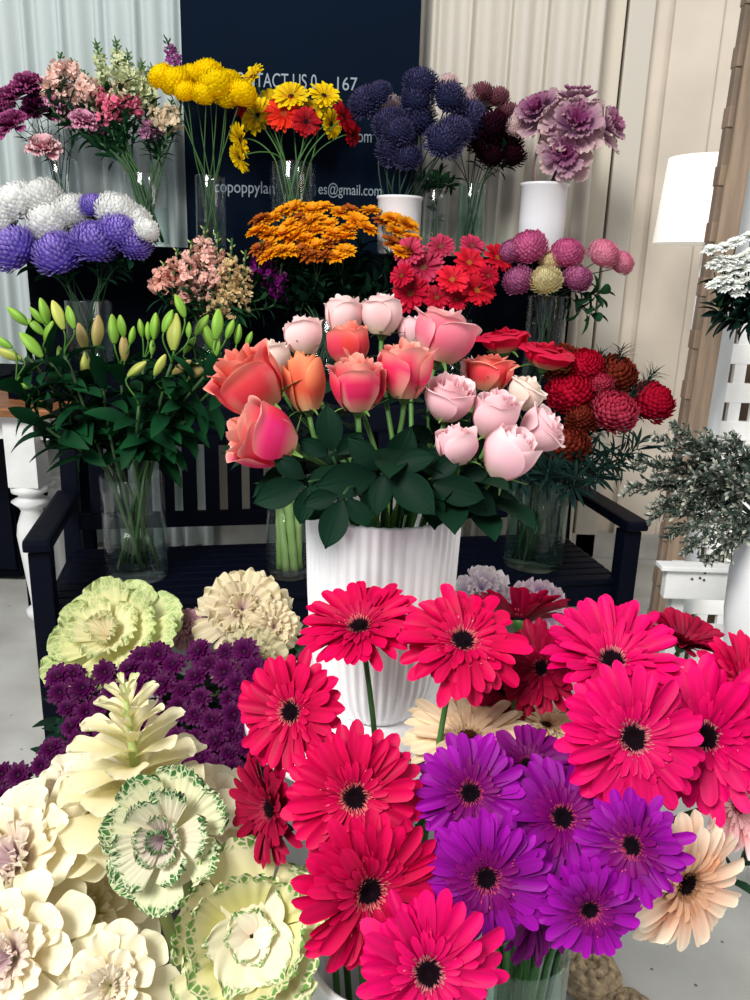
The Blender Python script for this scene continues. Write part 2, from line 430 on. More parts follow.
bb('top_rail', [(BW / 2, 0, 0.83, BW, 0.03, 0.09)], 0.01, TB)
bb('bottom_rail', [(BW / 2, 0, 0.505, BW, 0.03, 0.05)], 0.004, TB)
nsl = 22
for k in range(nsl): bb('back_slat', [(0.045 + (BW - 0.09) * (k + 0.5) / nsl, 0, 0.66, 0.046, 0.014, 0.27)], 0.003, TB)

# white round pedestal table
TZ = 0.742
TCp = atZ(377, 706, TZ); TC = Vector((TCp.x, TCp.y, 0)); TR = 0.175
tb = thing('pedestal_table', (TC.x, TC.y, 0), 'small round white pedestal table under the ribbed vase of roses', 'table')
TM = npm(Matrix.Translation(TC))
mb = MB(); lathe(mb, [(0.001, TZ - 0.022), (TR - 0.006, TZ - 0.022), (TR, TZ - 0.016), (TR, TZ - 0.005), (TR - 0.005, TZ), (0.001, TZ)], 96, M=TM); part('tabletop', mb.mesh('tabletop', M_WHITE), tb)
mb = MB(); lathe(mb, [(0.06, TZ - 0.022), (0.03, TZ - 0.06), (0.02, TZ - 0.14), (0.03, 0.45), (0.038, 0.4), (0.024, 0.34), (0.022, 0.12), (0.035, 0.05), (0.036, 0.02)], 32, M=TM); part('pedestal', mb.mesh('pedestal', M_WPAINT), tb)
mb = MB(); lathe(mb, [(0.001, 0.03), (0.04, 0.028), (0.12, 0.014), (0.125, 0.0), (0.001, 0.0)], 48, M=TM); part('base', mb.mesh('base', M_WPAINT), tb)

# turned-leg side table on the left
LZ = 0.80
ly = 2.70; lx = atY(27, 455, ly).x
tt = thing('side_table', (lx - 0.25, ly + 0.15, 0), 'white turned-leg table with a brown wooden top beside the bench', 'table')
rx = atY(60, 425, ly - 0.07).x
part('tabletop', boxmesh('tabletop', [(rx - 0.45, ly + 0.12, LZ + 0.012, 0.9, 0.44, 0.03)], M_WOOD, 0.008), tt)
part('apron', boxmesh('apron', [(rx - 0.45, ly + 0.0, LZ - 0.05, 0.78, 0.02, 0.09), (rx - 0.06, ly + 0.12, LZ - 0.05, 0.02, 0.2, 0.09)], M_WPAINT, 0.003), tt)
def turned(X, Y, flip=1):
    me = boxmesh('legblock', [(X, Y, LZ - 0.13, 0.105, 0.105, 0.255)], M_WPAINT, 0.004)
    mb = MB(); s = 0.055
    lathe(mb, [(s * .9, 0.545), (s * 1.15, 0.535), (s * 1.15, 0.52), (s * .75, 0.51), (s * .75, 0.50), (s * 1.2, 0.485), (s * .8, 0.465), (s * .65, 0.45), (s * .95, 0.40), (s * 1.05, 0.36), (s * .9, 0.28), (s * .6, 0.12), (s * .55, 0.09), (s * .9, 0.075), (s * .9, 0.055), (s * .5, 0.03), (s * .55, 0.0), (0.001, 0.0)], 32, M=tr(X, Y, 0), c=lin((232, 232, 230)))
    me2 = mb.mesh('turned', M_WPAINT)
    bm = bmesh.new(); bm.from_mesh(me); bm.from_mesh(me2); out = bpy.data.meshes.new('turned_leg'); bm.to_mesh(out); bm.free(); out.materials.append(M_WPAINT)
    return out
for (X, Y) in ((lx, ly), (lx, ly + 0.24), (lx - 0.72, ly), (lx - 0.72, ly + 0.24)):
    part('leg', turned(X, Y), tt)
# navy cabinet at the far left edge
cb = thing('cabinet', (atY(-60, 500, 3.12).x - 0.05, 3.3, 0), 'dark navy cabinet at the left edge, standing behind the white turned-leg table', 'cabinet')
cxx = atY(14, 500, 3.12).x - 0.3
part('body', boxmesh('body', [(cxx, 3.32, 0.44, 0.6, 0.4, 0.84)], M_NAVY2, 0.006), cb)
part('door', boxmesh('door', [(cxx + 0.15, 3.11, 0.44, 0.28, 0.018, 0.76)], M_NAVY, 0.004), cb)
part('door', boxmesh('door', [(cxx - 0.145, 3.11, 0.44, 0.28, 0.018, 0.76)], M_NAVY, 0.004), cb)

# timber post, white board and lattice on the right
def slab_between(name, p0, p1, wdt, thk, m, root=None, bev=0.004, **k):
    """upright board from p0 (bottom) to p1 (top) facing the viewer"""
    z = (p1 - p0).normalized(); x = Vector((1, 0, 0)); x = (x - z * x.dot(z)).normalized(); y = z.cross(x)
    Ln = (p1 - p0).length
    M = Matrix(((x.x, y.x, z.x, p0.x), (x.y, y.y, z.y, p0.y), (x.z, y.z, z.z, p0.z), (0, 0, 0, 1)))
    return boxmesh(name, [(0, 0, Ln / 2, wdt, thk, Ln)], m, bev, M)
PY = 2.25
p_b = atY(666, 600, PY); p_t = atY(725, 230, PY)
dirp = (p_t - p_b).normalized(); p_bot = p_b - dirp * (p_b.z / dirp.z); p_top = p_bot + dirp * 2.7
post = thing('timber_post', p_bot, 'leaning pale brown timber post with a notched edge', 'post')
part('board', slab_between('board', p_bot, p_top, 0.056, 0.05, M_POST), post)
e0 = p_bot + Vector((-0.034, 0.005, 0)); 
part('edge_strip', slab_between('edge_strip', e0 + dirp * 0.02, e0 + dirp * 2.65, 0.014, 0.03, mat('post_dark_edge', (138, 120, 102), 0.8, noise=0.2)), post)
for k in range(17):
    q = e0 + dirp * (0.28 + k * 0.14)
    part('notch_block', slab_between('notch_block', q, q + dirp * 0.05, 0.017, 0.04, M_POST, bev=0.003), post)
wb = atY(686, 540, PY + 0.04); wt = atY(718, 330, PY + 0.04); dw = (wt - wb).normalized(); w0 = wb - dw * (wb.z / dw.z)
M_GREYW = mat('greyish_white_board', (205, 210, 212), 0.6, noise=0.15, nscale=3, stretch=(6, 6, 1))
solo('painted_board', slab_between('painted_board', w0 + Vector((0.02, 0.03, 0)), w0 + Vector((0.02, 0.03, 0)) + dw * 2.5, 0.075, 0.03, M_GREYW), 'greyish white upright board standing between timber post and lattice', 'board')
# lattice
lat = thing('lattice_panel', atZ(760, 600, 0.0), 'bright white lattice panel with rectangular openings beyond the painted board', 'lattice')
LY = PY + 0.16
lx0 = atY(700, 480, LY).x; nb = 12
bx = [(lx0 + k * 0.068, LY, 1.0, 0.036, 0.018, 2.0) for k in range(nb)]
bx += [(lx0 + 0.37, LY, 0.06 + 0.115 * k, 0.80, 0.022, 0.058) for k in range(17)]
part('bars', boxmesh('lattice_bars', bx, mat('lattice_white', (246, 246, 244), 0.5), 0.002), lat)
part('backing_board', boxmesh('backing_board', [(lx0 + 0.37, LY + 0.10, 1.0, 0.8, 0.015, 2.0)], mat('tan_board', (170, 146, 120), 0.7, noise=0.2), 0.002), lat)
# white plank with a notched end
pa = atY(664, 578, 1.98); pb_ = atY(736, 578, 1.98)
pk = thing('wooden_bracket', (pa + pb_) / 2, 'short white wooden rail fixed across the foot of the post', 'rail')
part('rail', boxmesh('rail', [((pa.x + pb_.x) / 2 + 0.03, 1.98, pa.z - 0.01, pb_.x - pa.x + 0.06, 0.03, 0.085)], M_WPAINT, 0.004), pk)
part('ledge', boxmesh('ledge', [((pa.x + pb_.x) / 2 + 0.022, 1.975, pa.z + 0.036, pb_.x - pa.x + 0.085, 0.05, 0.012)], M_WPAINT, 0.003), pk)
mb = MB()
for (px, py) in ((698, 571), (700, 578), (692, 579), (705, 573), (704, 580)):
    q = atY(px, py, 1.964); lathe(mb, [(0.0035, 0), (0.003, 0.002), (0.0005, 0.0025)], 10, lin((70, 55, 45)), npm(axis_M((0, -1, 0), q)))
part('screw_heads', mb.mesh('screw_heads', mat('rusty_screw', (85, 66, 52), 0.7, 0.5)), pk)
sup = thing('rail_support', (pb_.x + 0.0, 2.06, 0), 'slim white upright behind the short white rail', 'upright')
part('upright', boxmesh('upright', [(pa.x + 0.055, 2.02, (pa.z + 0.03) / 2, 0.035, 0.04, pa.z + 0.03)], M_WPAINT, 0.003), sup)
part('upright', boxmesh('upright', [(pb_.x + 0.05, 2.02, (pa.z + 0.03) / 2, 0.035, 0.04, pa.z + 0.03)], M_WPAINT, 0.003), sup)

# white side table on the right
RZ = 0.60
ra = atZ(684, 622, RZ)
rt = thing('side_table', (ra.x + 0.3, ra.y - 0.17, 0), 'low white pedestal table under the white vase of sea lavender', 'table')
part('tabletop', boxmesh('tabletop', [(ra.x + 0.29, ra.y - 0.17, RZ - 0.012, 0.58, 0.34, 0.024)], M_WPAINT, 0.005), rt)
part('column', boxmesh('column', [(ra.x + 0.36, ra.y - 0.17, (RZ - 0.024) / 2, 0.06, 0.06, RZ - 0.024)], M_WPAINT, 0.003), rt)
part('base', boxmesh('base', [(ra.x + 0.36, ra.y - 0.17, 0.012, 0.3, 0.26, 0.024)], M_WPAINT, 0.003), rt)

# floor lamp
ls = atY(712, 200, 3.0)
lamp = thing('floor_lamp', (ls.x, 3.0, 0), 'floor lamp with a pale glowing drum shade behind the timber post', 'lamp')
z1 = atY(700, 158, 3.0).z; z0 = atY(700, 244, 3.0).z
msh = mat('shade_fabric', (250, 246, 238), 0.8); bn = msh.node_tree.nodes['Principled BSDF']
bn.inputs['Emission Color'].default_value = (1, 0.93, 0.84, 1); bn.inputs['Emission Strength'].default_value = 0.35
mb = MB(); lathe(mb, [(0.182, z0), (0.162, z1), (0.159, z1), (0.179, z0), (0.182, z0)], 48, M=tr(ls.x, 3.0, 0)); part('lamp_shade', mb.mesh('lamp_shade', msh), lamp)
mb = MB(); lathe(mb, [(0.001, z0 + 0.2), (0.012, z0 + 0.2), (0.012, 0.03), (0.001, 0.03)], 16, M=tr(ls.x, 3.0, 0)); part('pole', mb.mesh('pole', M_WPAINT), lamp)
mb = MB(); lathe(mb, [(0.001, 0.035), (0.1, 0.03), (0.13, 0.01), (0.13, 0), (0.001, 0)], 32, M=tr(ls.x, 3.0, 0)); part('base', mb.mesh('base', M_WPAINT), lamp)

# ================================================================ VASES
class Vase: pass
def glass_vase(c, r, h, label, mat_=None, water=0.5, rb=None, group=None, tint_wall=0.003):
    """straight glass cylinder standing with its base centre at c"""
    mat_ = mat_ or M_GLASS; rb = rb or r
    t = thing('glass_vase', c, label, 'vase', group); M = npm(Matrix.Translation(c))
    mb = MB(); lathe(mb, [(0.001, 0.001), (rb - 0.004, 0.0), (rb, 0.004), (r, h - 0.003), (r - 0.0015, h), (r - tint_wall, h - 0.003), (rb - tint_wall, 0.014), (0.001, 0.012)], 48, M=M)
    part('glass', mb.mesh('glass', mat_), t)
    if water:
        hw = h * water; ri = rb + (r - rb) * water - 0.0035
        mb = MB(); lathe(mb, [(0.001, 0.013), (rb - 0.0045, 0.014), (ri, hw), (0.001, hw)], 40, M=M); part('water', mb.mesh('water', M_WATER), t)
    v = Vase(); v.c = Vector(c); v.r = r; v.h = h; v.b = 0.02; return v
def ceramic_vase(name, c, prof, label, m=None, seg=48, flute=0, famp=0, fz=None, wall=0.006, group=None):
    t = thing(name, c, label, 'vase', group); M = npm(Matrix.Translation(c))
    h = prof[-1][1]; rt = prof[-1][0]
    inner = [(max(r - wall, 0.001), max(z, 0.012)) for r, z in prof[::-1]]
    mb = MB(); lathe(mb, [(0.001, 0)] + prof + [(rt - wall / 2, h + 0.0015)] + inner + [(0.001, 0.012)], seg, M=M, flute=flute, famp=famp, fz=fz)
    part('body', mb.mesh('body', m or M_WHITE), t)
    v = Vase(); v.c = Vector(c); v.r = rt - wall; v.h = h; v.b = 0.02; v.root = t; return v
def on(px, py, z, up=0):   # base centre on a level z
    p = atZ(px, py, z); return Vector((p.x, p.y, z + up))
def onY(px, Y, z, py=200):
    return Vector((atY(px, py, Y).x, Y, z))

V = {}
pxw = lambda n, Y, z=1.4: n / F * (Y * math.cos(PITCH) + (1.3 - z) * math.sin(PITCH))
def tv(key, px, wpx, rim_y, Y, zb, label, white=False, mat_=None, water=0.55):
    rim = atY(px, rim_y, Y); c = Vector((rim.x, Y, zb)); h = rim.z - zb; r = pxw(wpx, Y, rim.z) / 2
    if white: V[key] = ceramic_vase('ceramic_vase', c, [(r * .92, 0.0), (r * .96, 0.01), (r, h * .5), (r * 1.0, h - 0.012), (r * 1.06, h - 0.008), (r * 1.06, h)], label)
    else: V[key] = glass_vase(c, r, h, label, mat_, water)
YT = 3.24
tv('carn', 60, 34, 160, YT, ZT, 'clear glass vase holding the mauve carnations on the top shelf')
tv('snap', 145, 44, 174, YT - .02, ZT, 'wide clear glass vase holding the snapdragons on the top shelf')
tv('yell', 210, 30, 176, YT - .05, ZT, 'narrow clear glass vase under the round yellow chrysanthemums', water=0.4)
tv('yger', 293, 46, 163, YT, ZT, 'clear glass cylinder holding yellow and red gerberas before the banner', water=0.7)
tv('glob', 400, 44, 197, YT - .08, ZT, 'short white pot holding the blue-grey globe flowers', True)
tv('glo2', 436, 26, 190, YT - .02, ZT, 'slim glass vase of dark stems next to the short white pot')
tv('rust', 473, 28, 184, YT, ZT, 'green glass vase holding the dusky red spray flowers', mat_=M_GLASSG)
tv('pkal', 545, 46, 184, YT - .08, ZT, 'tall white ceramic vase holding the purple ornamental kale', True)
YL = 2.92
tv('lmum', 88, 46, 300, YL, ZL, 'glass vase under the white and violet chrysanthemums', water=0.5)
tv('stoc', 212, 44, 318, YL, ZL, 'glass vase under the peach stock flowers')
tv('oran', 322, 60, 318, YL, ZL, 'wide glass vase under the orange daisy chrysanthemums')
tv('rger', 450, 50, 318, YL, ZL, 'glass vase under the coral red gerberas')
tv('pmum', 548, 40, 296, YL, ZL, 'glass vase of thin stems holding the pink and cream chrysanthemums', water=0.3)
# on the bench
sb = SH + 0.0005
def bv(key, px, wpx, base_y, rim_y, label, **k):
    c = atZ(px, base_y, sb); r = wpx / 2 / F * dep(c); c = Vector((c.x, c.y + r * .8, sb)); rim = atY(px, rim_y, c.y)
    V[key] = glass_vase(c, r, rim.z - sb, label, **k)
bv('lily', 130, 62, 584, 474, 'clear glass vase of lily stems near the arm of the bench', water=0.58, tint_wall=0.004)
bv('bare', 287, 46, 580, 470, 'clear glass vase of thick pale green stems on the bench seat', water=0.75)
bv('rmum', 537, 60, 572, 462, 'glass vase of thin stems under the red pompon chrysanthemums', water=0.6, mat_=M_GLASSG)
# the ribbed white vase on the pedestal table
vc = Vector((TC.x, TC.y, TZ + 0.0005)); rimz = atY(382, 506, TC.y).z; vh = rimz - vc.z; vr = pxw(154, TC.y, 1.0) / 2
V['rose'] = ceramic_vase('ribbed_vase', vc, [(vr * .50, 0.0), (vr * .58, 0.004), (vr * .66, 0.014), (vr * .78, 0.032), (vr * .87, 0.06), (vr * .93, 0.10), (vr * .965, vh * .6), (vr * .985, vh * .85), (vr, vh - 0.002), (vr, vh)],
                         'large white vertically ribbed ceramic vase holding the pink and coral roses', seg=288, flute=46, famp=0.016, fz=lambda z: 0.4 + 0.6 * min(1, z / 0.05), wall=0.007)
# tall floor vases in front
jc = onY(519, 0.75, 0, 975); jr = 0.055
V['jar'] = glass_vase(Vector((jc.x, 0.75, 0)), jr, 0.56, 'tall pale green glass vase under the purple gerberas', mat_=M_GLASSG, water=0.8, tint_wall=0.004)
jl = onY(375, 0.63, 0, 980)
V['pinkl'] = ceramic_vase('floor_vase', Vector((jl.x, 0.63, 0)), [(0.062, 0), (0.065, 0.01), (0.06, 0.3), (0.062, 0.63), (0.066, 0.655), (0.066, 0.66)], 'tall white floor vase mostly hidden under the crimson gerberas')
def bucket(px, Y, py, r, h, label, m):
    p = onY(px, Y, 0, py)
    t = thing('bucket', p, label, 'bucket'); M = npm(Matrix.Translation(p))
    mb = MB(); lathe(mb, [(0.001, 0), (r * .8, 0), (r, h - 0.01), (r * 1.04, h - 0.005), (r * 1.04, h), (r * .98, h), (r * .78, 0.012), (0.001, 0.012)], 40, M=M); part('body', mb.mesh('body', m), t)
    v = Vase(); v.c = Vector(p); v.r = r * .9; v.h = h; v.b = 0.02; return v
M_BUCK = mat('dark_bucket', (24, 28, 36), 0.5, 0.2)
V['kale'] = bucket(110, 0.72, 900, 0.12, 0.36, 'dark bucket under the cream ornamental kale', M_BUCK)
V['plum'] = bucket(150, 1.22, 700, 0.11, 0.34, 'dark bucket under the plum spray chrysanthemums', M_BUCK)
V['bkal'] = bucket(190, 1.55, 640, 0.10, 0.34, 'dark bucket of kale standing before the bench', M_BUCK)
V['lkal'] = bucket(520, 1.5, 640, 0.10, 0.34, 'dark bucket of lilac kale standing behind the pink gerberas', M_BUCK)
# sea lavender vase, sack pot, white mum vase
q = onY(772, 1.40, RZ + 0.0005, 560)
V['lav'] = ceramic_vase('ceramic_vase', q, [(0.05, 0), (0.058, 0.02), (0.068, 0.10), (0.07, 0.18), (0.062, 0.25), (0.064, 0.262)], 'white rounded vase of sea lavender at the right edge')
q = onY(762, 1.265, RZ + 0.0005, 636)
t = thing('hessian_pot', q, 'rounded brown hessian-wrapped pot cut off by the right edge', 'pot')
mb = MB(); lathe(mb, [(0.001, 0), (0.03, 0), (0.045, 0.02), (0.05, 0.045), (0.042, 0.07), (0.03, 0.088), (0.032, 0.095), (0.026, 0.095), (0.024, 0.085), (0.001, 0.08)], 40, M=npm(Matrix.Translation(q))); part('wrap', mb.mesh('wrap', M_JUTE), t)
q = onY(822, 1.95, 0, 300)
pl = thing('plinth', q, 'white plinth at the right edge under the white chrysanthemums', 'plinth')
part('body', boxmesh('body', [(q.x + 0.0, 1.95, 0.49, 0.12, 0.12, 0.98)], M_WPAINT, 0.005), pl)
V['wmum'] = ceramic_vase('ceramic_vase', Vector((q.x, 1.95, 0.9805)), [(0.04, 0), (0.045, 0.02), (0.045, 0.18), (0.047, 0.2)], 'small white vase of white chrysanthemums on the plinth')

# coiled jute bundles on the floor
def jute(px, py, rpx, squash, spin, label):
    p = atZ(px, py, 0.03); R = rpx / F * dep(p); mb = MB()
    for k in range(7):
        a = -1.1 + 2.2 * k / 6; rr = R * math.cos(a) * 0.86; z = R * squash * (1.0 + math.sin(a) * .95)
        pts = []; n = 40
        for i in range(n + 1):
            th = 2 * math.pi * i / n
            pts.append((rr * math.cos(th), rr * math.sin(th), z + 0.002 * math.sin(9 * th + k)))
        tube(mb, pts, R * 0.2, lin((150, 125, 95)), 8, False)
    lathe(mb, [(0.001, 0), (R * .6, 0.002), (R * .86, R * squash), (R * .4, R * squash * 1.95), (0.001, R * squash * 2)], 24, lin((150, 125, 95)))
    return solo('jute_bundle', mb.mesh('jute_bundle', M_JUTE), label, 'jute bundle', Vector((p.x, p.y, 0.006)))
jute(590, 975, 30, 0.42, 0, 'coiled jute rope bundle on the floor under the lowest purple gerbera')
jute(628, 1012, 28, 0.36, 1, 'coiled jute rope bundle cut off by the bottom edge of the picture')
# pale cable behind the bench seat
mb = MB(); q = [atY(225, 528, 3.0), atY(240, 545, 3.0), atY(262, 536, 3.0), atY(280, 540, 3.0)]
ya = [Vector((p.x, p.y, 0.006)) for p in (atZ(228, 526, 0), atZ(240, 534, 0), atZ(255, 538, 0), atZ(300, 536, 0))]
tube(mb, bez(*ya, n=14), 0.006, lin((180, 190, 195)), 8)
solo('cable', mb.mesh('cable', mat('cable_plastic', (190, 198, 200), 0.5)), 'pale cable lying on the floor behind the bench', 'cable')

# ================================================================ FLOWER HEADS (shared meshes)
CACHE = {}
def cached(key, fn):
    if key not in CACHE: CACHE[key] = fn()
    return CACHE[key]
def R_(seed): return random.Random(str(seed))

def gerbera_meshes(cn, var, pal, n=24, n2=22, closed=0.0, droop=0.35, lp=False, irregular=0.12):
    """pal: base, tip, inner, disc, ring.  unit radius, facing +Z"""
    def go():
        r = R_((cn, var)); base, tip, inner, disc, ring = [np.array(lin(c)) for c in pal]
        A = MB(); nu, nv = (5, 2) if lp else (8, 4)
        for layer in range(2):
            for k in range(n):
                a = 2 * math.pi * (k + 0.5 * layer + r.uniform(-.22, .22)) / n
                Ln = (0.86 - 0.08 * layer) * (1 + r.uniform(-irregular, irregular * .5))
                el = closed + (0.08 + 0.18 * layer) + r.uniform(-.12, .16)
                j = 1 + r.uniform(-.2, .1)
                leaf(A, npm(tr(0, 0, 0)) @ rotz(a) @ rotx(r.uniform(-.25, .25)), Ln, 0.215 * (1 + r.uniform(-.15, .15)) * 23 / n, el, -droop * r.uniform(.5, 1.5), 'petal', nu, nv, base * j * .55, tip * j, r0=0.13, z0=0.0 + 0.02 * layer, cup=r.uniform(.0, .7), streak=0.09, cm=(base * .55 + tip * .45) * j, endcut=0.02, notch=0.02)  # pigment gradient, with shading between petals painted in by darker bases and uneven tones
        B = MB()
        m = n2
        for layer in range(2 if not lp else 1):
            for k in range(m):
                a = 2 * math.pi * (k + .5 * layer + r.uniform(-.3, .3)) / m
                leaf(B, rotz(a), (0.44 - 0.13 * layer) * r.uniform(.75, 1.15), 0.10, closed + 0.30 + .22 * layer + r.uniform(-.1, .15), -0.55, 'petal', 5, 2, inner * .85 * r.uniform(.9, 1.1), inner * r.uniform(.95, 1.1), r0=0.17, z0=0.05, cup=0.5)
        Cc = MB()
        # dark disc of tiny florets and a ring of pale-tipped ones
        P = [(0.001, 0.03), (0.06, 0.04), (0.11, 0.06), (0.15, 0.06), (0.2, 0.04), (0.225, 0.0)]
        lathe(Cc, P, 28, disc)
        if not lp:
            for i in range(90):
                th = i * 2.39996; rr = 0.12 * math.sqrt(i / 90)
                leaf(Cc, tr(rr * math.cos(th), rr * math.sin(th), 0.05) @ rotz(th), 0.04, 0.022, 1.1, -.3, 'needle', 1, 1, disc, disc * 1.6)
            for i in range(150):
                th = i * 2.39996; rr = r.uniform(0.115, 0.235)
                g = r.uniform(.6, 1.15)
                leaf(Cc, tr(rr * math.cos(th), rr * math.sin(th), 0.055) @ rotz(th + r.uniform(-.4, .4)), r.uniform(.06, .10), 0.017, 1.05 + r.uniform(-.4, .3), -.5, 'petal', 2, 1, disc * 1.5 + ring * .15, ring * g)
            for i in range(10):
                th = r.uniform(0, 6.28); rr = r.uniform(.26, .48)
                leaf(Cc, tr(rr * math.cos(th), rr * math.sin(th), 0.12) @ rotz(th), .05, 0.018, 0.9, -.3, 'petal', 2, 1, ring, np.minimum(ring * 1.3, 1))
        D = MB()
        g0 = L(52, 92, 40)
        lathe(D, [(0.03, -0.26), (0.07, -0.2), (0.15, -0.1), (0.2, -0.01), (0.19, 0.01), (0.001, 0.01)], 16, g0)
        return (A.mesh('petals', M_PETAL), B.mesh('inner_petals', M_PETAL), Cc.mesh('flower_centre', M_CENTRE), D.mesh('calyx', M_GREEN))
    return cached(('g', cn, var, closed, lp, n), go)

def ball_mesh(cn, var, c0, c1, n=170, Ln=0.34, W=0.2, curl=1.0, el0=0.25, flat=0.88, shaggy=0.0, c_top=None, nu=4):
    """pompon head of overlapping florets, unit radius, crown along +Z"""
    def go():
        r = R_((cn, var)); A = MB(); a0, a1 = L(*c0), L(*c1); ct = L(*c_top) if c_top else a1
        for i in range(n):
            f = (i + .5) / n; ph = i * 2.39996
            ca = 1 - 1.72 * f; sa = math.sqrt(max(0, 1 - ca * ca)); pol = math.acos(ca)
            d = Vector((sa * math.cos(ph), sa * math.sin(ph), ca))
            loc = Vector((d.x, d.y, d.z * flat)) * (0.70 + r.uniform(-.03, .03) - 0.0 * f)
            # x axis of floret: towards the crown on the sphere tangent, lifted outwards
            tang = Vector((-math.cos(ph) * ca, -math.sin(ph) * ca, sa))
            up = (d * math.cos(el0 + r.uniform(-.2, .2)) + tang * math.sin(el0 + .2)).normalized() if shaggy == 0 else (d + tang * r.uniform(-.3, .3) + Vector((r.uniform(-1, 1), r.uniform(-1, 1), r.uniform(-1, 1))) * shaggy).normalized()
            x = up; y = (tang if abs(x.dot(tang)) < .99 else d).cross(x).normalized(); z = x.cross(y)
            M = np.eye(4); M[:3, 0] = x; M[:3, 1] = y; M[:3, 2] = z; M[:3, 3] = loc
            k = r.uniform(.86, 1.1); tip = (a1 * f + ct * (1 - f)) * k
            s_ = 0.6 + 0.4 * min(1, f * 3)
            leaf(A, M, Ln * s_ * r.uniform(.85, 1.2), W * s_ * r.uniform(.8, 1.2), -0.1, curl * r.uniform(.6, 1.2), 'round', nu, 2, a0 * k, tip, cup=0.55, z0=0)
        lathe(A, [(0.001, -.64 * flat), (.35, -.6 * flat), (.62, -.25 * flat), (.7, .0), (.6, .38 * flat), (.3, .62 * flat), (.001, .7 * flat)], 16, a0)
        return A.mesh('petals', M_BALL)
    return cached(('b', cn, var), go)

def rose_meshes(cn, var, inner, mid, outer, edge, openness=0.25, H=1.55):
    """bud of wrapped petals; axis +Z, height about H, widest radius 1; the base sits at z=0"""
    def go():
        r = R_((cn, var)); out = []
        ci, cm_, co, ce = [L(*c) for c in (inner, mid, outer, edge)]
        for part_i, ks in enumerate((range(0, 8), range(8, 16))):
            A = MB()
            for k in ks:
                f = k / 15
                R = 0.16 + 0.80 * f ** 0.8
                Hk = H * (0.98 - 0.10 * f) * r.uniform(.95, 1.04)
                span = (1.5 - 0.45 * f) * r.uniform(.9, 1.1)
                a = k * 2.39996 + r.uniform(-.2, .2)
                t = np.linspace(0, 1, 13); v = np.linspace(-1, 1, 13); T, Vv = np.meshgrid(t, v, indexing='ij')
                prof = 0.30 + 0.70 * np.sin(np.pi * np.clip(T * 0.70 + 0.06, 0, 1)) ** 0.8
                prof = prof * (1 - 0.18 * (1 - f) * T)
                tip = np.clip((T - 0.72) / 0.28, 0, 1)
                flare = openness * (0.25 + 1.15 * f) * tip ** 1.5 * (0.7 + .3 * np.cos(Vv * 2))
                rad = R * prof + flare * 0.75 + 0.012 * np.sin(5 * Vv + k) * T
                rad = rad * (1 + 0.05 * Vv * np.sign(r.uniform(-1, 1)))
                z = Hk * (T - 0.22 * np.abs(Vv) ** 2.2 * T ** 1.3) - flare * 0.55 * tip + 0.02 * np.sin(4 * Vv + k * 2) * tip
                z = z + 0.07 * np.exp(-(Vv / .25) ** 2) * tip * r.choice([0, 1, -.8])
                th = a + span * Vv * (0.45 + 0.55 * np.sin(np.pi * np.clip(T * .62 + .12, 0, 1)))
                P = np.stack([rad * np.cos(th), rad * np.sin(th), z], -1)
                body = (ci * (1 - f) ** 2 + cm_ * 2 * f * (1 - f) + co * f * f)
                w_ = (np.clip((T - .6) / .4, 0, 1) ** 1.5)[..., None]; bs = np.clip(1 - T * 3.2, 0, 1)[..., None]
                blotch = (0.5 + 0.5 * np.sin(Vv * 2.6 + k * 1.7 + T * 2))[..., None]
                b2 = (np.clip(np.sin(Vv * 3.1 + k * 2.3) * np.sin(T * 4.2 + k), 0, 1) ** .7)[..., None]
                alt = ce if k % 3 else cm_; C = body * (1 - .8 * b2) + alt * .8 * b2; C = C * (1 - .35 * (1 - blotch)) + cm_ * .35 * (1 - blotch)
                C = C * (1 - w_ * .85) + ce * w_ * .85
                C = C * (1 - bs * .6) + L(236, 224, 170) * bs * .6
                A.grid(P, C)
            out.append(A.mesh('petals' if part_i == 0 else 'outer_petals', M_ROSE))
        S = MB(); g = L(70, 105, 50)
        lathe(S, [(0.001, -0.26), (0.12, -0.24), (0.2, -0.1), (0.24, 0.0), (0.3, 0.06)], 16, g)
        for k in range(5):
            leaf(S, rotz(k * 1.2566 + .3), 0.95 * r.uniform(.8, 1.1), 0.26, r.uniform(.1, .75), r.uniform(-1.2, .2), 'needle', 8, 2, g, L(105, 140, 70), r0=0.18, z0=-0.02, cup=.5)
        out.append(S.mesh('sepals', M_GREEN))
        return out
    return cached(('r', cn, var), go)

def rosette(key, layers, m, seed=0):
    """layers: (n, length, width, el, curl, kind, r0, z0, ruf, rf, c0, cm, c1, cup)"""
    def go():
        r = R_((key, seed)); A = MB()
        for li, (n, Ln, W, el, curl, kind, r0, z0, ruf, rf, c0, cm_, c1, cup) in enumerate(layers):
            for k in range(n):
                a = 2 * math.pi * (k + r.uniform(-.25, .25)) / n + li * 1.1
                j = r.uniform(.93, 1.05)
                leaf(A, rotz(a) @ rotx(r.uniform(-.15, .15)), Ln * r.uniform(.88, 1.1), W * r.uniform(.9, 1.12), el + r.uniform(-.12, .12), curl * r.uniform(.7, 1.3), kind, 12, 20 if ruf else 6, L(*c0) * j, L(*c1) * j, r0, z0 + r.uniform(-.02, .02), cup, ruf, rf * r.uniform(.85, 1.15), r.uniform(0, 6.28), 0.12, 0.0, L(*cm_) * j)
        return A.mesh('leaves', m)
    return cached(('k', key, seed), go)

def carnation_mesh(cn, var, c0, c1, edge):
    def go():
        r = R_((cn, var)); A = MB()
        for i in range(34):
            f = i / 33; a = i * 2.39996
            el = 1.45 - 1.35 * f
            leaf(A, rotz(a), 0.95, 0.75, el + r.uniform(-.15, .15), -0.5, 'fan', 5, 8, L(*c0), L(*edge) * r.uniform(.9, 1.1), 0.05 + .1 * f, -.1, 0.2, 0.13, 9, r.uniform(0, 6), 0.1, 0, L(*c1))
        return A.mesh('petals', M_PETAL)
    return cached(('c', cn, var), go)

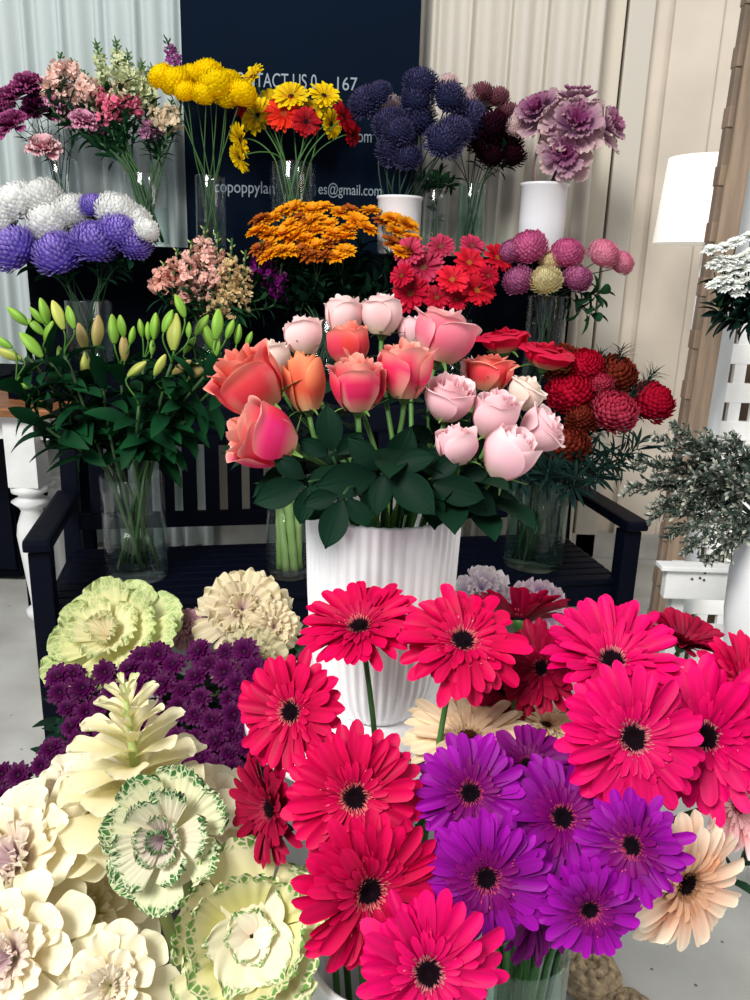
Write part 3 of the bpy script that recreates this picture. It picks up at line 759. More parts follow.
def floret_cluster(A, r, p, size, c0, c1, n=4):
    """one ruffled floret at p"""
    M = npm(Matrix.Translation(p) @ Matrix.Rotation(r.uniform(0, 6.28), 4, 'Z') @ Matrix.Rotation(r.uniform(-1.3, 1.3), 4, 'X') @ Matrix.Rotation(r.uniform(-1.3, 1.3), 4, 'Y'))
    for k in range(n):
        leaf(A, M @ rotz(k * 6.283 / n + r.uniform(-.3, .3)), size, size * 1.1, 0.7 + r.uniform(-.4, .4), -0.6, 'fan', 3, 3, c0, c1 * r.uniform(.85, 1.1), 0.0, 0, 0.2, size * .12, 4, r.uniform(0, 6))

# ---------------------------------------------------------------- stems
GREEN = L(62, 105, 42); DGREEN = L(30, 62, 34)
def stem_pts(head, axis, v, r, sag=1.0, spread=0.75, k1=None):
    ang = r.uniform(0, 6.283)
    dirh = Vector((head.x - v.c.x, head.y - v.c.y, 0))
    if dirh.length > 1e-5: dirh.normalize()
    jit = Vector((math.cos(ang), math.sin(ang), 0))
    rim = v.c + Vector((0, 0, v.h)) + (dirh * .65 + jit * .35) * v.r * spread
    bot = v.c + Vector((0, 0, v.b)) - (dirh * .5 - jit * .4) * v.r * 0.8
    dist = (head - rim).length
    k1 = k1 if k1 is not None else dist * 0.32
    inn = (rim - bot).normalized()
    a = bez(head, head - axis * k1, rim + (inn * .5 + dirh * .25 + Vector((0, 0, .4))).normalized() * dist * .35, rim, 9)
    return a + [rim * (1 - t) + bot * t for t in (.33, .66, 1)], bot
def add_stem(root, pts, rad, col, mat_=None):
    mb = MB(); n = len(pts); rr = [rad * (0.85 + .3 * i / n) for i in range(n)]
    tube(mb, pts, rr, col, 7)
    return part('stem', mb.mesh('stem', mat_ or M_GREEN), root)
def head_M(p, axis, scale, spin): return axis_M(axis, p, spin, scale)

def foliage(root, pts, r, n, Ln, W, c0, c1, t0=0.1, t1=0.7, kind='lance', el=(0.2, 1.0), name='foliage', curl=-0.6, mat_=None, nu=6):
    mb = MB(); m = len(pts)
    for i in range(n):
        f = t0 + (t1 - t0) * (i + .5) / n; q = f * (m - 1); a = int(q); b = min(a + 1, m - 1)
        p = pts[a].lerp(pts[b], q - a); d = (pts[a] - pts[b]).normalized() if a != b else Vector((0, 0, 1))
        M = npm(axis_M(d, p, i * 2.39996 + r.uniform(-.4, .4)))
        k = r.uniform(.8, 1.15)
        leaf(mb, M, Ln * k, W * k, r.uniform(*el), curl * r.uniform(.4, 1.5), kind, nu, 2, c0, c1 * r.uniform(.85, 1.15), 0.003, 0, 0.35, endcut=0)
    return part(name, mb.mesh(name, mat_ or M_LEAF), root)

def flower(name, meshes, p, axis, scale, v, label, cat, group=None, stem=GREEN, rad=0.0025, off=0.2, seed=0, leaves=None, k1=None, spread=0.75):
    r = R_((name, round(p.x, 4), round(p.z, 4), seed)); axis = axis.normalized()
    pts, bot = stem_pts(p - axis * off * scale, axis, v, r, k1=k1, spread=spread)
    t = thing(name, bot, label, cat, group)
    add_stem(t, pts, rad, stem)
    M = head_M(p, axis, scale, r.uniform(0, 6.28))
    for pn, me in meshes: part(pn, me, t, M)
    if leaves: foliage(t, pts, r, **leaves)
    return t, pts, r

# ---------------------------------------------------------------- foreground gerberas
HOT = ((160, 0, 40), (220, 0, 82), (198, 0, 70), (18, 4, 12), (235, 120, 120))
HOT2 = ((176, 0, 66), (230, 0, 104), (210, 0, 90), (18, 4, 12), (228, 130, 135))
CRIM = ((110, 0, 34), (165, 0, 54), (145, 0, 46), (16, 4, 10), (190, 60, 80))
PURP = ((100, 0, 92), (156, 10, 158), (118, 0, 100), (14, 3, 14), (200, 70, 110))
PLUM = ((84, 0, 70), (128, 8, 118), (104, 2, 88), (12, 3, 12), (150, 40, 80))
PEACH = ((236, 165, 125), (255, 234, 208), (246, 190, 150), (22, 8, 12), (225, 160, 110))
CREAM = ((248, 214, 176), (250, 232, 196), (250, 222, 180), (60, 30, 20), (240, 200, 150))
BLUSH = ((250, 130, 140), (255, 225, 222), (250, 190, 190), (120, 30, 40), (250, 190, 180))
def gerb(px, py, dm, d, fc, pal, v, label, closed=0.0, droop=0.35, var=0, n=24, k1=None, irregular=.12):
    p = at(px, py, d); R = dm / 2 / F * d * 1.06; ax = face(*fc)
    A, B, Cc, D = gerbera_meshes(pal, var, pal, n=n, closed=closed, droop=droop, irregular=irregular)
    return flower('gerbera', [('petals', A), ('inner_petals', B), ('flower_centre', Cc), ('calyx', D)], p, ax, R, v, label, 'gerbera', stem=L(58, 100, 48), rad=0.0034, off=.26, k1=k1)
G1, G2 = V['pinkl'], V['jar']
gerb(360, 628, 122, .84, (-.12, .80, .50), HOT, G1, 'crimson pink gerbera facing upward across the base of the ribbed vase', 0.15, .3, 1, k1=.09)
gerb(462, 642, 132, .80, (.12, .66, .70), HOT, G1, 'magenta gerbera with long low petals, just below the rim corner of ribbed vase', 0.05, .5, 2, irregular=.3, k1=.09)
gerb(292, 712, 120, .76, (-.38, .22, .85), HOT, G1, 'crimson pink gerbera overlapping the left edge of the round white table', 0.1, .35, 3)
gerb(272, 808, 112, .755, (-.70, .05, .62), CRIM, G1, 'dark crimson gerbera seen from the side beside the cream kale', 0.25, .4, 4)
gerb(355, 797, 140, .70, (0, .22, 1), HOT, G1, 'crimson gerbera with a round black eye below the white table', 0.02, .3, 5)
gerb(368, 890, 158, .635, (.42, .02, .9), HOT, G1, 'large crimson gerbera turned sideways, next to the rimmed green and cream kale', 0.05, .3, 6)
gerb(428, 972, 156, .60, (.06, .30, 1), HOT2, G1, 'bright pink gerbera at the bottom edge beneath the violet gerberas', 0.1, .4, 7, irregular=.25)
gerb(470, 793, 116, .71, (-.05, .38, 1), PURP, G2, 'violet gerbera directly below the cream gerbera', 0.05, .35, 1)
gerb(486, 877, 130, .655, (0, .06, 1), PURP, G2, 'largest violet gerbera, seen flat on, above the pale green glass vase', 0.0, .3, 2, n=26)
gerb(562, 818, 124, .705, (.0, .50, .85), PURP, G2, 'violet gerbera with the widest dark centre, between its violet neighbours', 0.15, .4, 3)
gerb(633, 845, 112, .64, (-.62, .08, .85), PURP, G2, 'violet gerbera overlapping the peach gerbera', 0.0, .3, 4, irregular=.25)
gerb(589, 908, 104, .645, (0, -.12, 1), PURP, G2, 'lowest violet gerbera, over the jute rope bundle', 0.0, .3, 5)
gerb(535, 900, 118, .71, (.55, -.05, .75), PLUM, G2, 'plum gerbera in shade, wedged between two violet gerberas', 0.15, .3, 6)
gerb(528, 767, 96, .755, (0, .75, .6), PLUM, G2, 'deep plum gerbera peeping out behind the violet ones', 0.15, .4, 7)
gerb(632, 738, 150, .70, (.05, .28, 1), HOT2, G2, 'huge hot pink gerbera with a dark eye at the heart of the pink cluster', 0.05, .35, 1, n=24)
gerb(612, 662, 142, .79, (-.05, .72, .6), HOT2, G2, 'hot pink gerbera opening upward at the top of the pink cluster', 0.30, .3, 2, n=28)
gerb(706, 736, 152, .735, (-.62, .22, .8), HOT2, G2, 'hot pink gerbera facing sideways near the right edge of picture', 0.15, .3, 3, irregular=.2)
gerb(742, 684, 104, .78, (.35, .50, .75), HOT, G2, 'smaller pink gerbera cut off by the right edge under the hessian pot', 0.2, .3, 4)
gerb(682, 644, 84, .87, (.2, .75, .35), CRIM, G2, 'dusky red gerbera rising behind the topmost hot pink one', 0.5, .3, 5)
gerb(520, 622, 104, .88, (.1, .75, -.25), CRIM, G2, 'dark crimson gerbera in front of the lilac kale', 0.5, .3, 6)
gerb(543, 668, 96, .84, (-.55, .25, .6), CRIM, G2, 'shaded crimson gerbera tucked in beside the hot pink cluster', 0.3, .3, 7)
gerb(505, 690, 70, .90, (-.2, .1, .9), CRIM, G2, 'small dark crimson gerbera deep behind the magenta gerbera', 0.3, .3, 8)
gerb(468, 740, 134, .855, (-.02, .93, .36), CREAM, G2, 'cream gerbera seen edge on above the violet gerberas', 0.12, .25, 1)
gerb(546, 726, 66, .89, (.1, .9, .35), CREAM, G2, 'small cream gerbera half hidden beside the hot pink cluster', 0.2, .25, 2)
gerb(684, 882, 146, .70, (.42, -.15, .9), PEACH, G2, 'large pale peach gerbera above the bare floor', 0.0, .35, 1, n=20)
gerb(737, 806, 92, .76, (.25, .30, .8), BLUSH, G2, 'white and blush gerbera at right edge above the peach one', 0.1, .3, 1)
# dark greenery at the right edge
def leafy(px, py, d, v, n, Ln, W, label, c0=(24, 52, 34), c1=(40, 84, 52), group=None, name='greenery_stem', t1=.5, axis=(0, 1, .2), **k):
    p = at(px, py, d); r = R_((px, py)); pts, bot = stem_pts(p, face(*axis), v, r)
    t = thing(name, bot, label, 'greenery', group); add_stem(t, pts, .002, DGREEN)
    foliage(t, pts, r, n, Ln, W, L(*c0), L(*c1), t0=0.0, t1=t1, **k); return t
leafy(752, 838, .80, G2, 16, .05, .02, 'dark leafy sprig at the right edge beside the peach gerbera')
leafy(418, 752, .93, G1, 12, .07, .02, 'dark leafy sprig between the round table and the cream gerbera')

# ---------------------------------------------------------------- foreground kale
CW, CC = (238, 224, 188), (230, 210, 150)
def kale(px, py, dm, d, fc, mesh, v, label, cat='kale', k1=None, name='ornamental_kale', off=0.05, rad=.007):
    p = at(px, py, d); R = dm / 2 / F * d
    return flower(name, [('leaves', mesh)], p, face(*fc), R, v, label, cat, stem=L(120, 135, 80), rad=rad, off=off, k1=k1)
LIL = (206, 178, 184)
def cream_head(seed, inner=LIL, inner2=(232, 214, 200)):
    return rosette(('cream', inner), [
        (8, 0.95, 0.72, .15, -.35, 'fan', .08, -.12, .035, 4, CC, CW, (250, 244, 212), .35),
        (8, 0.80, 0.60, .50, -.45, 'fan', .07, -.04, .04, 5, CC, CW, (252, 246, 218), .35),
        (8, 0.62, 0.48, .80, -.5, 'fan', .06, 0.02, .05, 6, inner2, CW, (250, 244, 222), .35),
        (6, 0.45, 0.36, 1.0, -.4, 'fan', .05, 0.05, .06, 8, inner, inner2, (244, 232, 214), .2),
        (6, 0.30, 0.24, 1.2, -.3, 'fan', .02, 0.08, .05, 8, inner, inner, (238, 222, 205), .2)], M_KALE, seed)
frilly = rosette('frilly', [
    (7, 0.95, 0.85, .25, .35, 'fan', .08, -.1, .07, 20, (224, 220, 170), (228, 224, 188), (216, 222, 180), .15),
    (6, 0.78, 0.66, .55, .15, 'fan', .06, 0.0, .08, 20, (216, 200, 180), (230, 222, 196), (220, 224, 186), .15),
    (5, 0.45, 0.40, .9, -.1, 'fan', .05, 0.06, .06, 14, (170, 140, 150), (222, 206, 196), (214, 214, 180), .2),
    (5, 0.30, 0.26, 1.1, -.1, 'fan', .02, 0.12, .07, 14, (150, 120, 135), (200, 180, 178), (150, 180, 130), .2)], M_KGREEN, 1)
rimmed = rosette('rimmed', [
    (6, 0.95, 1.0, .22, .75, 'fan', .08, -.15, .035, 12, (222, 214, 150), (230, 222, 170), (234, 228, 190), .1),
    (6, 0.74, 0.80, .45, .70, 'fan', .07, -.05, .035, 12, (232, 222, 168), (222, 218, 140), (236, 230, 190), .15),
    (6, 0.55, 0.50, .55, -.1, 'round', .05, 0.02, .03, 9, (246, 236, 200), (246, 240, 208), (244, 240, 205), .2),
    (6, 0.34, 0.30, .85, -.2, 'round', .02, 0.05, .03, 9, (238, 220, 196), (246, 240, 214), (240, 238, 205), .2)], M_KRIM, 2)
palegreen = rosette('palegreen', [
    (8, 0.98, 0.90, .10, .35, 'fan', .08, -.12, .05, 13, (232, 226, 176), (222, 222, 164), (206, 214, 154), .1),
    (7, 0.80, 0.74, .45, .30, 'fan', .07, -.02, .06, 13, (236, 226, 180), (228, 224, 172), (212, 216, 158), .15),
    (6, 0.55, 0.50, .75, -.1, 'fan', .05, 0.06, .06, 11, (226, 218, 170), (230, 226, 180), (222, 218, 165), .2),
    (6, 0.36, 0.32, 1.0, -.2, 'fan', .02, 0.12, .05, 11, (222, 206, 165), (226, 216, 176), (220, 208, 165), .2)], M_KPALE, 3)
def frill_head(cn, a, b, c, seed=0):
    return rosette(('frill', cn), [
        (8, 0.95, 0.85, .05, -.3, 'fan', .08, -.15, .12, 8, a, b, c, .1),
        (8, 0.80, 0.72, .5, -.35, 'fan', .07, -.03, .13, 8, a, b, c, .1),
        (7, 0.62, 0.60, .85, -.4, 'fan', .05, 0.06, .12, 8, a, b, c, .15),
        (6, 0.42, 0.44, 1.15, -.4, 'fan', .02, 0.14, .1, 7, a, b, c, .2)], M_KALE, seed)
KV = V['kale']
# the tall bolting head
def spire_mesh():
    r = R_('spire'); A = MB(); n = 54
    for k in range(n):
        f = k / (n - 1); z = -0.75 + 2.0 * f ** 1.05
        Ln = 0.98 * (1 - f) ** 0.7 + 0.13; a = k * 2.39996
        g = max(0, (f - .78) / .22)
        c1 = L(246, 238, 204) * (1 - g) + L(170, 195, 110) * g
        leaf(A, rotz(a), Ln * r.uniform(.9, 1.1), Ln * (1.0 - .52 * f), 0.30 + .6 * f + r.uniform(-.12, .12), -0.75 + .5 * f, 'fan', 10, 10, L(228, 222, 160), c1, 0.03, z, 0.35, .02 * (1 - f) + .012, 6, r.uniform(0, 6), .1, 0, L(240, 231, 188))
    tube(A, [Vector((0, 0, -.9)), Vector((0, 0, .3)), Vector((0, 0, 1.25))], [.07, .06, .02], L(190, 205, 130), 8)
    return A.mesh('leaves', M_KALE)
p = at(138, 785, .86)
flower('ornamental_kale', [('leaves', spire_mesh())], p, face(-.08, 1, .18), 86 / F * .86, KV, 'tall cream kale bolting into a pointed spire of leaves', 'kale', stem=L(150, 160, 90), rad=.008, off=.85)
kale(166, 838, 138, .77, (-.12, .25, 1), frilly, KV, 'kale with frilly deep green edges and a purplish heart, below the spire')
kale(252, 936, 190, .74, (.08, .45, .95), rimmed, KV, 'big round cream kale with green spotted rim at the bottom edge')
kale(112, 985, 120, .72, (.05, .4, .9), cream_head(1, (222, 214, 176), (240, 232, 208)), KV, 'white kale head with a tiny green heart at the bottom edge')
kale(16, 955, 160, .74, (-.15, .35, .95), cream_head(2), KV, 'cream kale with a lilac heart in the bottom left corner')
kale(22, 862, 190, .84, (-.35, .50, .75), cream_head(3), KV, 'cream kale with broad smooth leaves cut off by the left edge')
kale(75, 800, 130, .92, (-.25, .75, .5), cream_head(4, (214, 176, 172), (236, 206, 192)), KV, 'cream kale with a rosy heart just left of the spire')
kale(212, 815, 120, .93, (.3, .6, .6), cream_head(5, (222, 214, 176), (240, 232, 208)), KV, 'plain cream kale half hidden behind the crimson gerbera')
kale(90, 915, 150, .90, (.0, .7, .7), cream_head(6, (232, 226, 160), (236, 228, 170)), KV, 'yellowish cream kale deep in the gap between its neighbours')
kale(318, 925, 110, .90, (.2, .7, .6), palegreen, KV, 'pale green kale glimpsed behind the sideways crimson gerbera')
BV = V['bkal']
kale(112, 640, 138, 1.36, (-.1, .62, .8), palegreen, BV, 'pale green frilled kale resting above the plum chrysanthemums')
kale(243, 612, 98, 1.40, (.1, .5, .8), frill_head('beige', (196, 160, 170), (222, 204, 176), (234, 222, 186)), BV, 'beige frilled kale with mauve veins before the bench seat')
kale(272, 628, 60, 1.36, (.3, .3, .8), frill_head('beige', (196, 160, 170), (222, 204, 176), (234, 222, 186)), BV, 'small beige kale beside the ribbed vase')
kale(185, 626, 44, 1.42, (.0, .5, .8), frill_head('mauve', (150, 100, 125), (178, 132, 150), (200, 158, 168)), BV, 'small dusty mauve kale between the green and the beige kale')
kale(250, 668, 84, 1.30, (-.1, .3, .9), frill_head('drab', (150, 140, 110), (190, 180, 140), (205, 196, 160)), BV, 'shaded olive beige kale under the beige frilled one')
for i, (a, b) in enumerate(((225, 640), (285, 642), (300, 625), (262, 680))):
    leafy(a, b, 1.42, BV, 22, .06, .022, 'dark leafy sprig among the kale stalks, ' + ['under the beige kale', 'near the small beige kale', 'touching the ribbed vase', 'lowest beside the round table'][i])
LV = V['lkal']
kale(482, 592, 64, 1.36, (-.1, .6, .8), frill_head('lilac', (176, 140, 182), (206, 184, 206), (236, 226, 222)), LV, 'lilac and white frilled kale right behind the magenta gerbera')
kale(536, 602, 70, 1.32, (.1, .8, .5), frill_head('lilac2', (168, 110, 160), (196, 152, 190), (238, 220, 222)), LV, 'lilac pink kale above the dark crimson gerbera')

# ---------------------------------------------------------------- spray chrysanthemums
def daisy_mesh(cn, base, tip, disc, var=0, n=18, closed=.15):
    def go():
        r = R_((cn, var)); A = MB(); b_, t_ = L(*base), L(*tip)
        for layer in range(3):
            m = n - layer * 4
            for k in range(m):
                leaf(A, rotz(6.283 * (k + r.uniform(-.3, .3)) / m), (1 - .22 * layer) * r.uniform(.85, 1.08), .34, closed + .32 * layer + r.uniform(-.15, .15), -.35, 'petal', 3, 2, b_, t_ * r.uniform(.85, 1.1), .06, 0, .4)
        lathe(A, [(0.001, .2), (.12, .18), (.2, .1), (.2, -.05), (.001, -.25)], 10, L(*disc))
        return A.mesh('blossom', M_PETAL)
    return cached(('d', cn, var), go)
def spray(points, nst, v, dfun, size, meshes, facefun, name, cat, labelf, group, lv=None, rad=.002):
    """points (px,py) of blossoms shared out over nst stems, each stem a thing with its blossoms"""
    r = R_((name, len(points))); pts = sorted(points)
    an = [pts[int((i + .5) * len(pts) / nst)] for i in range(nst)]
    own = [[] for _ in an]
    for q in points:
        own[min(range(nst), key=lambda i: (an[i][0] - q[0]) ** 2 + 0.5 * (an[i][1] - q[1]) ** 2)].append(q)
    an2 = [(sum(a for a, b in o) / len(o), sum(b for a, b in o) / len(o)) for o in own if o]; own = [o for o in own if o]
    pl_ = places(an2)
    for i, (a, o) in enumerate(zip(an2, own)):
        hub = at(a[0], a[1] + 26, dfun(*a) + .03)
        sp, bot = stem_pts(hub, Vector((0, 0, 1)), v, r)
        t = thing(name, bot, labelf(pl_[i]), cat, group)
        mb = MB(); tube(mb, sp, rad * 1.3, DGREEN, 6)
        for q in o:
            p = at(q[0], q[1], dfun(*q)); ax = facefun(q, r)
            tube(mb, bez(p - ax * .003, p - ax * .02, hub + Vector((0, 0, .01)), sp[1], 5), rad * .7, DGREEN, 5)
            part('blossom', r.choice(meshes), t, head_M(p, ax, size / F * dep(p) / 2 * r.uniform(.8, 1.15), r.uniform(0, 6)))
        part('stem', mb.mesh('stem', M_GREEN), t)
        if lv: foliage(t, sp, r, **lv)
def scatter(n, inside, box, dmin, seed):
    r = random.Random(seed); out = []; k = 0
    while len(out) < n and k < 20000:
        k += 1; q = (r.uniform(box[0], box[2]), r.uniform(box[1], box[3]))
        if inside(*q) and all((q[0] - a) ** 2 + (q[1] - b) ** 2 > dmin * dmin for a, b in out): out.append(q)
    return out
plum_in = lambda x, y: (x > 58 and y > 676 - .25 * (x - 58) * (x < 170) - 28 * (x >= 170)) or (x < 62 and y > 775 - .6 * x)
plum = scatter(82, plum_in, (0, 640, 256, 800), 16, 4)
pm = [daisy_mesh('plum', (36, 0, 36), (84, 2, 72), (50, 6, 42), i) for i in range(3)]
spray(plum, 16, V['plum'], lambda x, y: 1.24 - .0012 * (y - 650), 28, pm, lambda q, r: face(r.uniform(-.4, .4), .6 + r.uniform(-.3, .3), .8), 'spray_chrysanthemum', 'chrysanthemum',
      lambda s_: 'plum spray chrysanthemum behind the cream kale, ' + s_, 'plum spray chrysanthemums', dict(n=64, Ln=.07, W=.026, c0=L(10, 24, 24), c1=L(24, 50, 38), t0=0, t1=.45))

# ================================================================ ROSES in the ribbed vase
RV = V['rose']
RC = dict(
 coral=((232, 56, 30), (236, 76, 56), (234, 74, 104), (255, 172, 150)),
 coralpink=((238, 66, 36), (236, 56, 70), (228, 44, 120), (255, 196, 176)),
 orange=((236, 96, 40), (240, 112, 66), (226, 96, 84), (250, 170, 120)),
 hotpink=((230, 60, 70), (236, 60, 100), (240, 100, 140), (252, 180, 190)),
 pink=((236, 84, 110), (240, 96, 126), (246, 140, 160), (255, 216, 210)),
 pale=((246, 176, 180), (250, 206, 205), (252, 222, 220), (255, 236, 232)),
 blush=((240, 160, 176), (246, 196, 206), (250, 212, 216), (253, 226, 226)),
 cream=((250, 214, 190), (250, 226, 210), (252, 234, 222), (254, 242, 232)))
def rose(px, py, dm, d, ax, c, label, op=.25, H=1.55, var=0, lv=2):
    p = at(px, py, d); R = dm / 2 / F * d * 1.02; H *= 1.28; a = face(*ax)
    base = p - a * (H * R * .5)
    A, B, S = rose_meshes(c, var, *RC[c], openness=op, H=H)
    r = R_((px, py)); pts, bot = stem_pts(base - a * .24 * R, a, RV, r, k1=.05, spread=.8)
    t = thing('rose', bot, label, 'rose'); add_stem(t, pts, .0034, L(84, 128, 62))
    M = head_M(base, a, R, r.uniform(0, 6.28))
    part('petals', A, t, M); part('outer_petals', B, t, M); part('sepals', S, t, M)
    for k in range(lv):
        i = 2 + k; q = pts[min(i + 1, 8)]; dirl = Vector((q.x - RV.c.x, q.y - RV.c.y, 0)).normalized() + Vector((r.uniform(-.8, .8), r.uniform(-.9, .2), r.uniform(-.3, .5)))
        mb = MB(); x = dirl.normalized(); y = x.cross(Vector((0, 0, 1))).normalized(); z = y.cross(x); z = z if z.z > 0 else -z
        M2 = np.eye(4); M2[:3, 0] = x; M2[:3, 1] = y; M2[:3, 2] = z; M2[:3, 3] = q
        for s_, (oa, Ln) in enumerate(((0, .062), (.9, .045), (-.9, .045))):
            leaf(mb, M2 @ tr(.02 * (s_ == 0), 0, 0) @ rotz(oa), Ln * r.uniform(.85, 1.15), .036, r.uniform(-.1, .2), -.7, 'lance', 8, 6, L(8, 32, 20), L(13, 44, 27), .012, 0, .25, .0012, 9, 0)
        part('leaf', mb.mesh('leaf', M_LEAF), t)
    return t
rose(248, 378, 74, .90, (-.55, .75, .35), 'coral', 'coral rose turned away at the far left of the ribbed vase', .35, 1.5, 1)
rose(259, 436, 72, .86, (-.85, .35, .35), 'coralpink', 'magenta streaked coral rose nodding sideways, lowest beside the navy bench', .3, 1.5, 2)
rose(304, 381, 48, .93, (-.15, 1, .1), 'orange', 'narrow orange rose bud between two coral roses', .10, 1.9, 3)
rose(358, 381, 58, .86, (.0, 1, .30), 'coralpink', 'coral and magenta rose standing upright on a bare green stem', .3, 1.55, 4)
rose(350, 342, 46, .97, (-.1, 1, .2), 'coral', 'dusky coral rose peeking over the central upright one', .25, 1.5, 5)
rose(406, 367, 58, .88, (.05, 1, .30), 'coralpink', 'rose with an orange top and white and magenta flanks', .3, 1.6, 6)
rose(304, 334, 42, 1.02, (-.1, 1, .1), 'pale', 'pale pink rose standing behind the narrow orange bud', .3, 1.5, 7)
rose(271, 358, 42, 1.0, (-.3, 1, .1), 'cream', 'cream rose half hidden behind the far left coral rose', .3, 1.4, 8)
rose(344, 314, 40, 1.05, (0, 1, .1), 'pale', 'pale pink rose at the top centre, directly under the orange daisies', .3, 1.6, 9)
rose(384, 313, 44, 1.04, (.1, 1, .15), 'pale', 'whitish pink rose with a coral fold, tallest of the bouquet', .3, 1.5, 10)
rose(414, 330, 34, 1.05, (.1, 1, .1), 'blush', 'small pink rose wedged behind the large pink one', .3, 1.4, 11)
rose(444, 333, 64, .96, (.30, 1, .2), 'pink', 'large deep pink rose opening toward the red gerberas', .35, 1.35, 12)
rose(450, 396, 54, .90, (.15, .85, .5), 'blush', 'plump blush rose right of the white and magenta flanked rose', .3, 1.35, 13)
rose(457, 443, 46, .85, (-.05, .95, .3), 'blush', 'small round pink rose bud, lowest in the middle of bouquet', .2, 1.35, 14)
rose(496, 413, 52, .90, (.2, .9, .4), 'blush', 'blush rose in the centre of the pale pink cluster', .25, 1.5, 15)
rose(490, 370, 52, .99, (.1, 1, .2), 'coral', 'peach coral rose rising over the pale pink cluster', .4, 1.2, 16)
rose(527, 392, 40, .97, (.5, .8, .3), 'cream', 'white rose against the red pompon chrysanthemums', .4, 1.3, 17)
rose(543, 428, 50, .93, (.75, .5, .4), 'blush', 'blush rose leaning outward, touching the rusty pompons', .35, 1.3, 18)
rose(511, 452, 58, .86, (.45, .75, .45), 'blush', 'large blush rose hanging low over the greenish glass vase', .15, 1.5, 19)
rose(477, 372, 36, 1.02, (.1, 1, .2), 'blush', 'small blush rose behind the centre of the pale cluster', .3, 1.4, 20)
# big rose leaves over the rim
def rose_leaf(px, py, d, sx, sy, Ln, label):
    p = at(px, py, d); r = R_((px, py)); x = (RIGHT * sx + UP * sy - FWD * .15).normalized(); y = x.cross(-FWD).normalized(); z = x.cross(y)
    base = p - x * Ln * .5; rim = RV.c + Vector(((base.x - RV.c.x) * .4, (base.y - RV.c.y) * .3, RV.h)); bot = RV.c + Vector((0, 0, RV.b))
    pts = bez(base, base - x * .02, rim + Vector((0, 0, .03)), rim, 6) + [bot]
    t = thing('rose_leaf_spray', bot, label, 'rose leaf', 'rose leaf sprays around the rim'); add_stem(t, pts, .0018, DGREEN)
    M2 = np.eye(4); M2[:3, 0] = x; M2[:3, 1] = y; M2[:3, 2] = z if z.dot(FWD) < 0 else -z; M2[:3, 3] = base
    for s_, (oa, k) in enumerate(((0, 1), (1.0, .7), (-1.0, .7))):
        mb = MB(); leaf(mb, M2 @ rotz(oa), Ln * k * .95, Ln * .54 * k, .1, -.35, 'lance', 12, 10, L(7, 30, 20), L(12, 42, 27), .006, 0, .25, .002, 12, s_)
        part('leaf', mb.mesh('leaf', M_LEAF), t)
LFS = [(282, 492, .84, -.9, -.35, .06, 'hanging lowest toward the bare green stems'), (330, 432, .87, -.1, .9, .055, 'standing behind the central upright rose'),
 (335, 520, .80, -.3, -.9, .055, 'drooping over the front of the rim'), (400, 455, .90, .2, .5, .065, 'under the orange topped rose'),
 (410, 490, .83, .3, -.3, .07, 'lying across the middle of the rim'), (350, 480, .84, -.5, -.1, .07, 'just above the drooping one'),
 (455, 490, .84, .7, -.2, .06, 'below the small round bud'), (474, 498, .86, .8, -.6, .055, 'at the outer corner of the rim'),
 (440, 425, .95, .1, .9, .05, 'between blush and streaked roses'),
 (425, 465, .92, .4, .3, .06, 'in the shaded middle of the bouquet'), (320, 505, .88, -.7, -.4, .05, 'against the left rim')]
for a in LFS: rose_leaf(*a[:6], 'dark green rose leaves ' + a[6])

# ================================================================ LILIES
LLV = V['lily']
def bud_mesh(cn, c0, c1, c2):
    def go():
        A = MB(); th = np.linspace(0, 2 * np.pi, 13)[:-1]; t = np.linspace(0, 1, 12)
        rad = 0.19 * np.sin(np.pi * np.clip(t * .9 + .07, 0, 1)) ** .75
        P = np.zeros((12, 12, 3)); C = np.zeros((12, 12, 3))
        for i in range(12):
            R = rad[i] * (1 + .13 * np.cos(3 * th)); P[i, :, 0] = R * np.cos(th); P[i, :, 1] = R * np.sin(th); P[i, :, 2] = t[i]
            k = (0.5 - .5 * np.cos(3 * th))[:, None]
            cc = L(*c0) * (1 - t[i]) + L(*c1) * t[i]; C[i] = cc * (1 - k * .5) + L(*c2) * k * .5
        A.grid(P, C, wrap=True); return A.mesh('bud', M_GREEN)
    return cached(('bud', cn), go)
BUDS = {'g': bud_mesh('g', (104, 150, 50), (150, 190, 70), (96, 140, 44)), 'y': bud_mesh('y', (150, 170, 70), (205, 205, 105), (140, 140, 70)), 't': bud_mesh('t', (140, 140, 70), (186, 165, 105), (140, 100, 70))}
